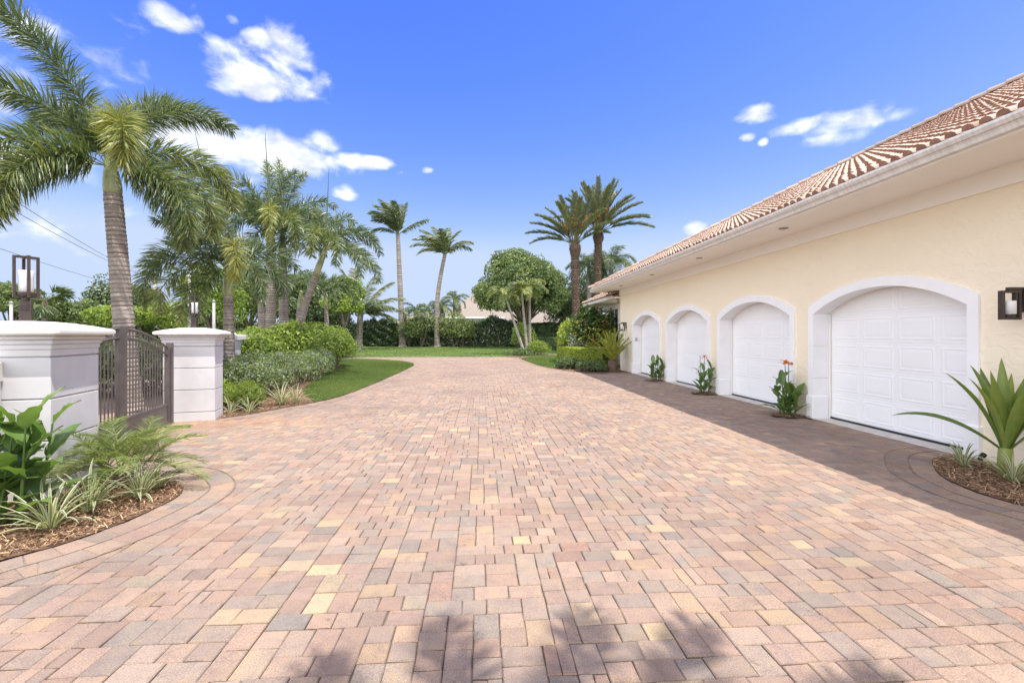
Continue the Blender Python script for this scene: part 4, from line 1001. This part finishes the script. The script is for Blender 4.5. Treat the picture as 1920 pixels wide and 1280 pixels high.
fox('large foxtail palm towering behind the brown gate, ringed grey trunk leaning left', (246,0), (212,366), 9.5, .20, .16, .80,
    [(168,77,4.3,58),(178,62,3.1,108),(205,20,3.1,135,{'tone':.44,'brown':.12}),(217,4,2.6,105,{'tone':.46,'brown':.15}),(276,50,2.6,165,{'tone':.74,'tv':.14,'ll':.64,'lw':.028}),
     (322,-4,2.4,95,{'tone':.46,'brown':.12}),(346,14,2.6,120,{'tone':.47,'brown':.2}),(0,36,2.8,124,{'tone':.5,'brown':.2}),(10,76,3.1,100),(35,82,2.6,70),(85,72,2.5,90),(125,66,2.7,95),(330,-28,2.3,58,{'tone':.44,'brown':.12}),(207,-12,2.5,72,{'tone':.42,'brown':.12})],
    L=3, dk=1.0, nleaf=720, ll=.58, lw=.0245, fk=dict(fwd=.65, sag=.42))
fox('foxtail palm rising behind the far pillar, with a tall spear and a yellow-green front frond', (432,0), (428,556), 11.5, .135, .115, .80,
    [(178,52,2.2,120,{'brown':.2}),(192,34,2.5,120,{'brown':.25}),(206,12,2.2,95,{'brown':.25}),(215,-15,1.9,70,{'brown':.2}),(278,62,2.2,170,{'tone':.85}),(310,20,1.7,110),(345,30,1.8,110),(10,60,2.0,95),(60,70,1.9,70),(100,84,2.0,40),(140,66,2.1,75),(160,74,2.2,70),(230,-20,1.7,65,{'brown':.2})],
    spear=(365,245), nleaf=360, ll=.46, lw=.028)
fox('tall foxtail palm, left of the close pair, with a straight grey trunk', (508,0), (508,474), 17, .19, .165, .95,
    [(166,80,3.6,78),(172,74,3.2,95),(185,60,2.9,118),(196,44,2.5,115),(268,60,2.8,165,{'tone':.74,'brown':.1}),(300,46,2.5,140,{'tone':.55}),(335,40,2.2,110),(20,66,2.4,90),(60,82,3.6,42),(95,84,3.5,35),(120,70,3.0,70),(150,60,2.8,90)],
    spear=(497,250), nleaf=265, ll=.52, lw=.036)
fox('foxtail palm with a peeling brown trunk, right of the close pair', (534,0), (530,490), 18.2, .20, .165, 1.25,
    [(175,70,3.0,95),(95,86,3.9,36,{'tone':.55}),(60,84,3.8,42,{'tone':.5}),(30,74,3.3,75),(10,62,3.0,100),(0,44,2.4,110),(335,38,2.3,115),(285,56,2.7,155,{'tone':.72}),(230,24,2.2,105),(195,44,2.4,110),(140,70,3.1,65),],
    nleaf=255, ll=.54, lw=.036)
fox('foxtail palm with a slim trunk leaning to the right over the hedge', (560,0), (592,516), 17.6, .16, .125, 1.3,
    [(10,56,2.7,105),(355,4,2.6,70,{'tone':.5}),(18,70,2.7,95),(55,76,2.8,75),(110,80,2.9,60),(165,62,2.7,95),(185,42,2.6,110),(198,16,2.3,95),(250,50,2.4,140,{'tone':.6}),(285,46,2.4,140,{'tone':.55}),(325,20,2.3,105,{'brown':.15}),(150,72,2.7,75),(30,40,2.5,100)],
    spear=(617,312), nleaf=255, ll=.50, lw=.036, bend=(-.25,0))
fox('foxtail palm with a thick pale trunk, half hidden behind the close pair', (498,0), (494,560), 24, .33, .28, 1.0,
    [(f, e, 2.2, 95) for f, e in ((0,50),(60,64),(120,66),(180,50),(230,40),(290,44))], nleaf=220, ll=.5, lw=.06)
fox('short foxtail palm with a bulging pale trunk behind the leaning palm', (556,0), (563,578), 23, .22, .16, .9,
    [(f, e, 2.3, 100) for f, e in ((10,45),(60,60),(110,65),(160,50),(200,30),(250,45),(290,45),(330,30))], nleaf=220, ll=.45, lw=.055)
fox('slender foxtail palm with a thin pale trunk, rightmost by the light green tree', (617,0), (611,575), 26, .14, .11, 1.2,
    [(f, e, 2.4, 95) for f, e in ((0,45),(50,65),(100,65),(150,55),(190,35),(240,40),(290,40),(340,20))], nleaf=220, ll=.45, lw=.055)
# palm just behind the viewer, whose fronds shade the nearest pavers
b = np.array([2.5,-1.8,0]); t_ = np.array([2.25,-1.4,6.3])
palm('foxtail_palm', 'palm casting its frond shadow across the nearest pavers at the bottom edge', b, t_, .2, .15,
     [(R(f), R(e), 2.5, R(80), {'tone':.4}) for f, e in ((10,42),(30,45),(50,36),(68,44),(85,34),(102,44),(120,36),(138,44),(156,38),(175,46),(210,50),(260,40),(310,40))], 'foxtail', 'trunk_grey', .8, nleaf=420, ll=.44, lw=.036)

# ------------------------------------------------------------------ coconut palms on the far lawn
def coco(label, pb, base_py, pt, zc, r0, r1, fr, group='coconut palms on the far lawn', bend=(0,0), **kw):
    b = P(pb, HOR, zc); b[2] = 0; t = P(pt[0], pt[1], zc); a0 = sa_(pt[0])
    fronds = [(a0+R(f[0]), R(f[1]), f[2]*.9, R(f[3]), dict({'tone': random.uniform(.45,.68), 'rows': [R(-25),R(205)]}, **(f[4] if len(f) > 4 else {}))) for f in fr]
    return palm('coconut_palm', label, b, t, r0, r1, fronds, 'coconut', 'trunk_grey', 0, group=group, nleaf=kw.pop('nleaf',80), ll=kw.pop('ll',1.3), lw=kw.pop('lw',.11), bend=bend, ring=.25, boots=1 if kw.pop('boots',0) else 0, flare=.5, tone=.55, **kw)
WND = dict(fwd=.75, sag=.35, wind=(-.10,.0,.0), lwind=(-.75,0,.1), r0=.06)
coco('tallest coconut palm with a straight pale trunk and windswept crown, left of the pair', 755, 648, (746,440), 60, .42, .26,
     [(182,44,3.7,88),(172,86,5.4,66),(180,74,5.0,78),(150,88,5.8,45),(120,86,5.6,40),(90,88,5.6,30),(60,84,5.2,30),(20,84,5.0,28),(6,46,4.9,34,{'wind':(.02,0,.02),'lwind':(.1,0,-.5)}),(270,82,5.0,48),(210,72,4.8,75),(240,78,5.0,60),(176,80,4.4,95),(160,70,4.4,85)], fk=WND)
coco('coconut palm with a curved trunk and windswept crown, right of the pair', 820, 648, (834,478), 60, .36, .24,
     [(182,52,4.8,84),(174,66,5.0,80),(165,80,5.0,66),(120,86,5.0,48),(60,84,4.8,42),(15,78,4.6,52),(2,64,4.8,84,{'wind':(.03,0,0),'lwind':(.1,0,-.5)}),(10,56,4.4,90,{'wind':(.03,0,0),'lwind':(0,0,-.6)}),(270,78,4.6,70),(200,40,4.0,95),(230,66,4.4,84),(150,74,4.8,70)], fk=WND, bend=(-.5,0))
coco('short coconut palm with wide feathery fronds at the left end of the far hedge', 672, 640, (676,590), 52, .42, .32,
     [(178,72,5.6,35),(165,80,6.2,30),(120,82,6.4,25),(60,74,6.0,30),(20,66,6.0,40),(5,48,5.8,55),(0,30,5.6,60),(350,15,5.0,65),(200,50,5.0,60),(185,35,4.8,70),(250,60,5.0,70),(300,50,5.0,75),(330,40,4.8,70)], fk=dict(fwd=.8, sag=.4, wind=(.04,0,0), r0=.07), group='coconut palms on the far lawn')
# date palms beyond the house
def date(label, pb, zc, pt, fr, r0=.36, r1=.33, L=4.2, fruit=5):
    b = P(pb, HOR, zc); b[2] = 0; t = P(pt[0], pt[1], zc); a0 = sa_(pt[0])
    fronds = [(a0+R(f[0]), R(f[1]), f[2], R(f[3]), {'tone': random.uniform(.5,.72), 'rows': [R(34),R(146),R(8),R(172)]}) for f in fr]
    return palm('date_palm', label, b, t, r0, r1, fronds, 'date', 'trunk_brown', 0, group='date palms beyond the house', nleaf=170, ll=.68, lw=.065, ring=.2, flare=.1, boots=1, fk=dict(fwd=1.1, sag=.06, r0=.05, s0=.22), fruit=fruit)
date('date palm with orange fruit, left and lower of the tall pair beyond the house', 1081, 40, (1078,458),
     [(180,32,4.4,42),(176,45,4.4,40),(185,55,4.3,40),(170,66,4.2,30),(150,76,4.2,25),(100,82,4.3,18),(60,76,4.2,25),(20,64,4.0,35),(5,48,3.9,45),(210,50,4.0,40),(240,62,4.2,35),(280,66,4.2,32),(320,56,4.0,40),(200,20,4.0,50),(90,60,4.0,40),(30,40,3.8,45),(130,50,4,40),(0,76,4.3,16),(180,80,4.4,14),(270,80,4.3,14),(45,70,4.2,22),(315,72,4.2,20),(225,74,4.2,18)])
date('taller date palm with orange fruit, right of the pair beyond the house', 1118, 42, (1122,436),
     [(0,22,4.9,45),(5,36,4.7,42),(350,48,4.5,38),(10,58,4.5,32),(20,72,4.6,22),(60,80,4.8,16),(110,82,4.9,14),(150,76,4.7,20),(170,66,4.6,28),(180,54,4.4,35),(185,40,4.3,45),(210,56,4.3,35),(250,66,4.4,30),(290,64,4.4,30),(320,52,4.4,38),(80,58,4.3,35),(130,54,4.3,35),(345,30,4.6,45),(0,76,4.9,14),(180,78,4.8,14),(270,80,4.8,14),(45,70,4.7,20),(315,74,4.7,18),(225,74,4.6,18),(195,68,4.5,24)])
# slim palms at the end of the drive
def slim(label, pb, zc, pt, n=9, L=1.9, seed=0, tone=(.5,.75), name='christmas_palm', group='slim palms at the end of the drive', r=.10, shaft=.6, bend=(0,0), base_z=0, ll=.5, hi=62):
    b = P(pb, HOR, zc); b[2] = base_z; t = P(pt[0], pt[1], zc)
    return palm(name, label, b, t, r*1.25, r*.85, crown_set(n, L, hi, -8, (80,120), seed, {'rows':[R(10),R(170),R(-20),R(200)]}, seed*1.3, tone), 'foxtail', 'trunk_grey', shaft, group=group, nleaf=130, ll=ll, lw=.06, tone=.7)
slim('slim palm leaning far left at the end of the drive, below the round tree', 984, 37, (950,562), seed=3, bend=(-.3,0))
slim('slim palm with an upright pale trunk at the end of the drive, tallest of three', 994, 37.5, (993,548), seed=5, n=10)
slim('slim palm squeezed between the leaning and the upright palm', 989, 37.2, (979,556), seed=8, n=8, L=1.7)
for k, (px, zc, pt, lab) in enumerate([(780,70,(781,592),'small palm peeking over the far hedge between the two coconut palms'),(852,72,(851,570),'upright small palm peeking over the hedge beside the neighbour roof'),(826,71,(826,585),'drooping small palm over the hedge just right of the curved coconut palm')]):
    slim(lab, px, zc, pt, 11, 3.2, 20+k, (.35,.6), 'small_palm', 'small palms behind the far hedge', .2, 1.0, ll=.9)
slim('feathery dark palm crown right of the taller date palm, above the house roof', 1150, 55, (1146,505), 15, 4.2, 31, (.25,.5), 'queen_palm', 'palms behind the date palms', .3, 1.2, ll=1.1)
slim('feathery dark palm behind the trunk of the taller date palm', 1105, 57, (1104,510), 14, 3.6, 33, (.2,.45), 'queen_palm', 'palms behind the date palms', .3, 1.2, ll=1.1)

# ------------------------------------------------------------------ trees
def env(px, py, zc, rx, ry, rz):  # ellipsoid from pixels
    return P(px, py, zc), np.array([rx/FPX*zc, ry/FPX*zc, rz/FPX*zc])
c, r = env(975,545,56,90,90,78)
tree('ficus_tree', 'broad dark green round-crowned tree at the end of the drive', GZ(985,56)+(0,), crown_clumps(c, r, 85, 1.55, 4, -.55, .7), 700, .30, 'oak_leaf', .30, .55, tone=.58, ct=.13, low=-.6, ntarget=14)
specs = [  # px, py, zc, rx, ry, rz, n, cr, mat, label, tone
 (20,568,42,62,60,42,26,1.0,'mid_leaf','olive green tree rising behind the near lantern at the left edge',.45),
 (215,575,48,52,60,58,26,1.3,'dark_leaf','dark rounded tree left of the big palm trunk',.5),
 (262,572,52,36,40,44,20,1.2,'mid_leaf','grey-green tree just right of the big palm trunk',.40),
 (130,592,44,50,50,38,24,1.0,'mid_leaf','low green tree between the near lantern and the dark tree',.42),
 (215,598,36,42,40,30,22,.8,'light_leaf','bright lime tree low beside the big palm trunk',.5),
 (305,594,34,58,45,34,26,.8,'light_leaf','feathery light green tree between the gate and the far lantern',.42),
 (392,560,40,60,50,72,34,1.1,'light_leaf','tall light green tree behind the far lantern',.5),
 (470,560,46,66,60,72,34,1.4,'mid_leaf','leafy green tree behind the second foxtail palm',.48),
 (560,560,50,64,60,66,32,1.5,'dark_leaf','dark green tree behind the close pair of palms',.5),
 (645,565,46,36,36,52,30,1.0,'light_leaf','bright yellow-green tree left of the short coconut palm',.55),
 (600,590,58,50,50,44,24,1.4,'dark_leaf','shadowy tree low behind the leaning foxtail palm',.4),
 (1070,585,62,50,45,46,26,1.6,'dark_leaf','dark tree behind the left date palm trunk',.45),
 (1120,560,64,60,60,80,30,2.0,'dark_leaf','dense dark tree behind the taller date palm',.42),
 (1178,555,66,34,40,42,16,1.6,'oak_leaf','grey-green treetop showing above the roof hip',.4),
]
for i, (px, py, zc, rx, ry, rz, n, cr, mat, lab, tn) in enumerate(specs):
    c, r = env(px, py, zc, rx, ry, rz)
    tree('broadleaf_tree', lab, GZ(px, zc)+(0,), crown_clumps(c, r, n, cr, 50+i, -.6, .45), 330, .30 if zc > 40 else .22, mat, .2, .5, group='trees along the street and behind the garden', tone=tn, ct=.12, low=-.7)
# sabal palm by the near lantern
b = P(82,HOR,34); b[2] = 0
palm('sabal_palm', 'fan-leaved palm showing just right of the near lantern', b, P(84,562,34), .2, .17, [(R(a*33), R(60-9*a), 1.5, R(70), {'rows':[R(0),R(180),R(40),R(140)],'tone':.45}) for a in range(11)], 'foxtail', 'trunk_brown', 0, nleaf=150, ll=.9, lw=.07, fk=dict(s0=.45, fwd=1.0))
# poles and cables
def pole(label, px, ptop, zc, r, arm=False, name='utility_pole'):
    x, y = GZ(px, zc); zt = P(px, ptop, zc)[2]
    t = thing(name, label, 'pole', (x, y, 0)); mb = MB(); mb.tube(np.array([[0,0,0],[0,0,zt]]), np.array([r*1.2,r]), 10); mb.build('shaft', M['pole'], t, smooth=True)
    if arm:
        mb = MB(); mb.box((0,0,zt-.5),(1.8,.12,.14)); mb.box((0,0,zt-1.3),(1.3,.12,.12)); mb.build('crossarm', M['pole'], t)
        for q in (-.8,.0,.8):
            mb = MB(); mb.lathe([(.001,0),(.06,0),(.08,.08),(.05,.16),(.03,.25),(.001,.26)],(q,0,zt-.43),8); mb.build('insulator', M['rubber'], t)
    else:
        mb = MB(); mb.lathe([(r*1.3,0),(r*1.3,.06),(.001,.12)],(0,0,zt-.01),10); mb.build('cap', M['pole'], t)
    return t
pole('grey utility pole with crossarms beyond the big palm', 291, 524, 62, .22, True)
pole('tall pale pole left of the far lantern', 355, 512, 30, .085)
pole('shorter pale pole right of the far lantern', 401, 565, 30, .085)
pole('white post at the left edge behind the near lantern', 21, 568, 25, .07, name='signpost')
def cable(label, a, b, sag=.6, r=.012):
    a, b = P(*a), P(*b); s = np.linspace(0,1,24)[:,None]; q = a*(1-s)+b*s; q[:,2] -= (4*sag*s*(1-s))[:,0]; o = (a+b)/2
    mb = MB(); mb.tube(q, r, 5); tag(mb.build('power_line', M['cable'], origin=o), label, 'power line', 'overhead power lines')
cable('power line running just under the lantern top at the left edge', (-80,438,24), (291,548,62), .4, .014)
cable('upper power line sloping down behind the big palm trunk', (-60,318,22), (289,524,62), .5, .016)
cable('middle power line sloping down behind the big palm trunk', (-60,345,22), (293,525,62), .5, .016)
cable('lowest power line behind the near lantern, low over the trees', (-60,512,26), (175,562,60), .3, .014)
# neighbour houses
def hiphouse(label, cx_, cy_, sx_, sy_, hw_, hr, rz=0):
    t = thing('neighbour_house', label, 'house', (cx_, cy_, 0), rz)
    mb = MB(); mb.box((0,0,hw_/2),(sx_,sy_,hw_)); mb.build('wall', M['far_wall'], t)
    a, b = sx_/2+.8, sy_/2+.8; i = min(a,b)*.95
    mb = MB(); V = [(-a,-b,hw_),(a,-b,hw_),(a,b,hw_),(-a,b,hw_),(-a+i,0,hw_+hr),(a-i,0,hw_+hr)]
    mb.add(V, [[0,1,5,4],[2,3,4,5]]); mb.add(V, [[1,2,5],[3,0,4]]); mb.build('roof', M['far_roof'], t)
    mb = MB(); mb.box((0,-b,hw_-.15),(2*a,.12,.3)); mb.box((0,b,hw_-.15),(2*a,.12,.3)); mb.box((-a,0,hw_-.15),(.12,2*b-.13,.3)); mb.box((a,0,hw_-.15),(.12,2*b-.13,.3)); mb.build('fascia', M['white'], t)
    for q in (-.3,.3):
        mb = MB(); mb.box((q*sx_,-sy_/2-.02,hw_*.5),(1.4,.06,1.4)); w_ = mb.build('window', M['glass_dark'], t)
    return t
x, y = GZ(900,86); hiphouse('tall tan-roofed neighbour house above the hedge, left of the round tree', x, y+5, 13, 11, 5.0, 4.7)
x, y = GZ(800,92); hiphouse('neighbour house with a low tan roof glimpsed behind the coconut palms', x, y+4, 15, 10, 3.6, 2.6)
x, y = GZ(1010,76); hiphouse('low tan-roofed neighbour house with white fascia behind the round tree', x+1, y+4, 15, 10, 3.6, 3.4)

# ------------------------------------------------------------------ hedges and shrubs
def curve_at(pxs, zc, dz=0): return np.array([GZ(p, z) for p, z in zip(pxs, zc)])
lo = curve_at([700,760,830,900,990], [62,62,62,61,60]); hi = curve_at([700,760,830,900,990], [65]*5)
hedge('tall_hedge', 'tall dark hedge closing the far lawn between the coconut palms and round tree', lo, hi, 3.5, 26000, .34, 'dark_leaf', tone=.42, rough=.22, tops=lambda p: .5*np.sin(p[:,0]*.9)*np.sin(p[:,0]*.37+1)+rng.normal(0,.12,len(p)))
lo = curve_at([615,650,705], [60,61,62]); hi = curve_at([615,650,705], [64,64,65])
hedge('tall_hedge', 'dark hedge behind the short coconut palm', lo, hi, 3.3, 12000, .34, 'dark_leaf', tone=.30, rough=.25, tops=lambda p: .6*np.sin(p[:,0]*1.2)+rng.normal(0,.15,len(p)))
lo = curve_at([985,1030,1085], [57,56,55]); hi = curve_at([985,1030,1085], [59,58,57])
hedge('tall_hedge', 'squared dark hedge under the round tree, behind the slim palms', lo, hi, 3.1, 15000, .26, 'dark_leaf', tone=.40, rough=.10)
shrub('mixed_shrub', 'olive green bush in front of the far hedge between the coconut palms', 'shrub', [(P(790,610,60), np.array([2.6,1.6,2.6])), (P(768,625,60), np.array([1.8,1.4,1.8]))], 1500, .28, 'mid_leaf', tone=.42)
shrub('mixed_shrub', 'pale green bush in the far hedge, right of the curved coconut palm', 'shrub', [(P(850,617,60), np.array([2.0,1.4,2.4])), (P(868,625,60), np.array([1.6,1.2,1.8]))], 1300, .28, 'mid_leaf', tone=.55)
shrub('conical_shrub', 'black-green conical shrub at the left end of the far lawn', 'shrub', [(P(643,622,50), np.array([1.5,1.3,2.1])), (P(643,600,50), np.array([.8,.8,1.3]))], 1500, .22, 'dark_leaf', tone=.12, ct=.03)
lo = np.vstack([[(-62,-8),(-60,14)], curve_at([-120,60,250,430,600], [52,52,54,58,64])]); hi = np.vstack([[(-65,-8),(-63,15)], curve_at([-120,60,250,430,600], [55,55,57,61,67])])
hedge('street_hedge', 'long low band of greenery across the street behind the gate and walls', lo, hi, 3.4, 46000, .44, 'mid_leaf', tone=.36, rough=.3, tops=lambda p: .8*np.sin(p[:,0]*.7)*np.sin(p[:,0]*.23+2)+rng.normal(0,.2,len(p)))
# left island planting
def mass(px0, px1, z0, z1, n, rr_, zt, seed):
    r_ = np.random.default_rng(seed); out = []
    for i in range(n):
        s = r_.uniform(); px = px0 + (px1-px0)*r_.uniform(); zc = z0+(z1-z0)*s; x, y = GZ(px, zc); q = r_.uniform(.8,1.2)*rr_
        h = zt*r_.uniform(.85,1.1); out.append((np.array([x, y, h-q*.75]), np.array([q, q, max(q*.75, (h)*.55)])))
    return out
cl = []
for px0, px1, z0, z1, n in ((425,500,10.9,12.0,10),(430,530,11.6,14,14),(420,450,11,13,5),(470,570,13.5,17,14),(520,606,15.5,19.5,14),(560,612,18,20.5,8)):
    cl += mass(px0, px1, z0, z1, n, .52, .90, int(px0+n))
cl = [(c_, r_) for c_, r_ in cl]
shrub('flowering_shrub', 'grey-green mass of shrubs with small violet flowers filling the left bed', 'shrub', cl, 620, .075, 'sage_leaf', tone=.42, aspect=.38, flowers=(9,'flower_violet',.05), ct=.08, up=.5, jit=.9)
cl = mass(448,500,14.6,16.6,12,.62,1.42,3) + mass(500,565,16.5,19.0,12,.7,1.55,7) + mass(540,632,21,24,16,.85,1.72,4) + mass(600,636,20.5,23,7,.7,1.5,9)
shrub('leafy_hedge', 'bright green leafy hedge behind the violet-flowered shrubs', 'hedge', cl, 900, .13, 'light_leaf', tone=.34, aspect=.5, ct=.1)
shrub('round_shrub', 'grey rounded shrub at the far tip of the left bed', 'shrub', mass(636,664,31.8,33.6,6,.8,1.1,6), 700, .12, 'sage_leaf', tone=.35, aspect=.35)
shrub('street_shrub', 'low green shrubs growing behind the bars of the brown gate', 'shrub', mass(150,300,11.5,15,26,.75,1.25,61), 420, .15, 'mid_leaf', tone=.42, ct=.12)
# low planting in front of the island bed
shrub('ferny_plant', 'yellow-green ferny ground plant beside the far pillar', 'plant', mass(408,470,9.7,10.7,10,.28,.46,12), 620, .16, 'lime_leaf', tone=.26, aspect=.09, up=.6, ct=.08)
for lab, px, zc, n in (('flax clump nearest the far pillar in the island bed',468,9.35,18),('largest pale flax clump beside the lawn corner of the island bed',528,10.3,40),('flax clump touching the lawn edge, right of the largest one',556,10.6,22),('small flax clump between the ferny plant and the far pillar foot',432,9.25,16)):
    x, y = GZ(px, zc); flax(lab, x, y, n, .62 if n > 30 else .46, .022, 'variegated flax clumps')
# near left bed
for lab, px, py, n, L in (('variegated flax clump in front, closest to the paving edge on the left',95,995,34,.46),('variegated flax clump between the front clump and the small palm',168,962,34,.46),('variegated flax clump at the foot of the small palm',262,935,32,.44),('variegated flax clump at the tip of the left bed, right of the small palm',296,918,18,.32)):
    x, y = G(px, py); flax(lab, x, y, n, L, .024)
b = np.array(G(225,915)+(.02,))
fr = []
for st_i, (ox, oy) in enumerate(((0,0),(.18,-.02),(-.20,.05))):
    for i in range(11):
        fr.append((i*2.4+st_i, R(82-58*(i/11)+random.uniform(-8,8)), random.uniform(.62,.92), R(random.uniform(45,95)), (ox,oy)))
t = thing('pygmy_date_palm', 'small feathery palm arching over the mulch beside the near pillar', 'small palm', b)
for f in fr:
    mb = MB(); frond(mb, b+np.array([f[4][0],f[4][1],.12]), f[0], f[1], f[2], f[3], 130, .19, .0068, rows=[R(12),R(168)], fwd=.85, sag=.25, s0=.25, r0=.006, tone=random.uniform(.35,.7), rtone=.7); mb.build('frond', M['pygmy_leaf'], t, world=True)
mb = MB()
for ox, oy in ((0,0),(.18,-.02),(-.20,.05)): ringed_trunk(mb, b+np.array([ox,oy,-.02]), b+np.array([ox,oy,.16]), .045, .05, .04)
mb.build('trunk', M['trunk_brown'], t, world=True)
x, y = G(28,985); canna('broad-leaved canna in front of the near pillar at the left edge', x, y, 1.02, 7, 6, .42, .17, 0, .16, 'broad-leaved cannas in the left bed', seed=1.0)
x, y = G(-40,1000); canna('canna half cut off by the left edge of the photo', x, y, 1.05, 4, 5, .42, .17, 0, .14, 'broad-leaved cannas in the left bed', seed=2.0)
# cannas between the garage doors
canna('flowerless canna between the two farthest garage doors', 6.10, 15.50, .95, 7, 5, .42, .12, 0, .16, seed=.4)
canna('canna with one orange and one withered head, before the second gap from the corner', 6.08, 12.05, .98, 6, 5, .40, .11, 1, .18, seed=.9, dead=1)
canna('canna with two orange flower heads beside the nearest garage door', 6.08, 8.66, 1.02, 7, 5, .40, .14, 2, .18, seed=1.9)
# big crinum in the right bed
cb = np.array([5.95, 4.78, .02])
t = thing('crinum_lily', 'large strap-leaved lily with one leaf reaching left before the nearest garage door', 'lily', cb)
mb = MB(); mb.tube(np.array([cb, cb+[0,0,.12], cb+[0,0,.30]]), np.array([.075,.07,.06]), 10, .8); mb.build('stem', M['crinum_leaf'], t, world=True, smooth=True)
for (a, e, L, W, d, tn) in tuple((q[0],min(q[1]+4,88) if q[1]>45 else q[1],q[2]*1.02,q[3]*1.12,q[4]*1.0,q[5]) for q in ((182,42,1.05,.11,62,.35),(150,78,1.0,.10,22,.5),(185,70,.98,.10,30,.5),(100,84,1.05,.11,12,.6),(30,80,1.05,.11,20,.55),(5,66,1.0,.11,35,.5),(-15,52,.95,.10,40,.45),(60,72,1.0,.10,25,.4),(250,80,.95,.11,22,.65),(300,70,1.0,.11,30,.6),(220,76,.9,.10,30,.7),(340,74,1.0,.10,22,.4),(120,70,1.02,.10,26,.3),(45,62,.98,.10,38,.6),(80,78,.9,.09,18,.75))):
    mb = MB(); az = sa_(1865)+R(a); blade(mb, cb+np.array([.03*math.cos(az),.03*math.sin(az),.26]), az, R(e), L, W, R(d), 'strap', .45, 14, tn, twist=rng.normal(0,.7), wave=rng.normal(0,.22)); mb.build('leaf', M['crinum_leaf'], t, world=True, smooth=True)
flax('striped flax clump below the big lily in the right bed', 5.72, 4.52, 40, .40, .022)
flax('smaller striped flax clump at the left tip of the right bed', 5.82, 5.12, 22, .34, .020)
flax('striped flax clump cut off by the right edge of the photo', 6.05, 4.20, 22, .34, .020)
sp_ = thing('garden_spotlight', 'small black spotlight stuck in the mulch behind the flax', 'spotlight', (5.92,5.0,.02)); mb = MB(); mb.tube(np.array([[0,0,0],[0,0,.12]]), .008, 6); mb.build('stake', M['rubber'], sp_); mb = MB(); mb.tube(np.array([[-.03,0,.11],[.05,.02,.16]]), np.array([.022,.03]), 10); mb.build('head', M['rubber'], sp_)
# right island planting
cl = mass(1078,1128,25,28.5,16,.85,2.1,21) + mass(1095,1150,24,26,12,.8,2.3,22)
shrub('croton_shrub', 'large mixed bush with red and yellow leaves by the house corner', 'shrub', cl, 620, .17, 'croton', tone=.36, ct=.16, aspect=.45)
cl = mass(1066,1086,26,29,6,.7,1.9,25)
shrub('yellow_shrub', 'pale yellow-leaved shrub at the left side of the big croton', 'shrub', cl, 520, .16, 'lime_leaf', tone=.6, ct=.12)
lo = np.array([GZ(1044,27.6), GZ(1050,25.2), GZ(1070,23.4), GZ(1100,22.2), GZ(1130,21.6)]); hi = np.array([GZ(1056,29.6), GZ(1072,28.2), GZ(1096,26), GZ(1120,24.5), GZ(1145,23.6)])
hedge('trimmed_hedge', 'clipped lime green hedge curving beside the small right lawn', lo, hi, .95, 30000, .075, 'lime_leaf', tone=.60, rough=.03)
shrub('low_shrub', 'low dark green shrubs in front of the lime hedge at the paving edge', 'shrub', mass(1052,1090,20.9,22.0,8,.36,.48,31) + mass(1085,1126,19.6,20.6,9,.36,.48,32), 620, .085, 'oak_leaf', tone=.40)
lo = np.array([GZ(1000,48), GZ(1060,45)]); hi = np.array([GZ(1000,50), GZ(1060,47)])
hedge('trimmed_hedge', 'low clipped dark hedge across the path, behind the small right lawn', lo, hi, 1.3, 9000, .16, 'dark_leaf', tone=.5, rough=.05)
shrub('mound_shrub', 'low spreading green shrub at the foot of the leaning slim palm', 'shrub', mass(962,998,34,35.8,6,.7,.55,41), 700, .13, 'oak_leaf', tone=.45)
shrub('mound_shrub', 'rounded yellow-green shrub right of the slim palms', 'shrub', mass(1000,1014,35.8,37.5,4,.8,1.05,42), 700, .14, 'lime_leaf', tone=.35)
shrub('mound_shrub', 'light green shrub behind the slim palm trunks', 'shrub', mass(975,992,38.5,40,4,.9,2.0,43), 700, .16, 'light_leaf', tone=.3)
shrub('white_flowers', 'patch of white flowers between the lime hedge and the croton', 'flowers', mass(1070,1092,24.8,25.6,4,.35,1.15,44), 500, .08, 'mid_leaf', tone=.5, flowers=(160,'flower_white',.09))
# cycad by the house corner
x, y = G(1148,697); t = thing('cycad', 'spiky yellow-green cycad with a stubby trunk at the house corner', 'cycad', (x, y, .0))
mb = MB(); ringed_trunk(mb, (x,y,0), (x,y,.50), .19, .17, .06); mb.build('trunk', M['trunk_brown'], t, world=True)
for i in range(26):
    s = i/26; mb = MB(); frond(mb, (x,y,.48), i*2.4, R(84-46*s), 1.35*random.uniform(.85,1.1), R(12+18*s), 70, .17, .035, rows=[R(28),R(152)], fwd=1.2, sag=.0, s0=.12, r0=.02, tone=random.uniform(.35,.85), rtone=.8); mb.build('frond', M['cycad_leaf'], t, world=True)
print('objects', len(bpy.data.objects), 'faces', sum(len(m.polygons) for m in bpy.data.meshes))
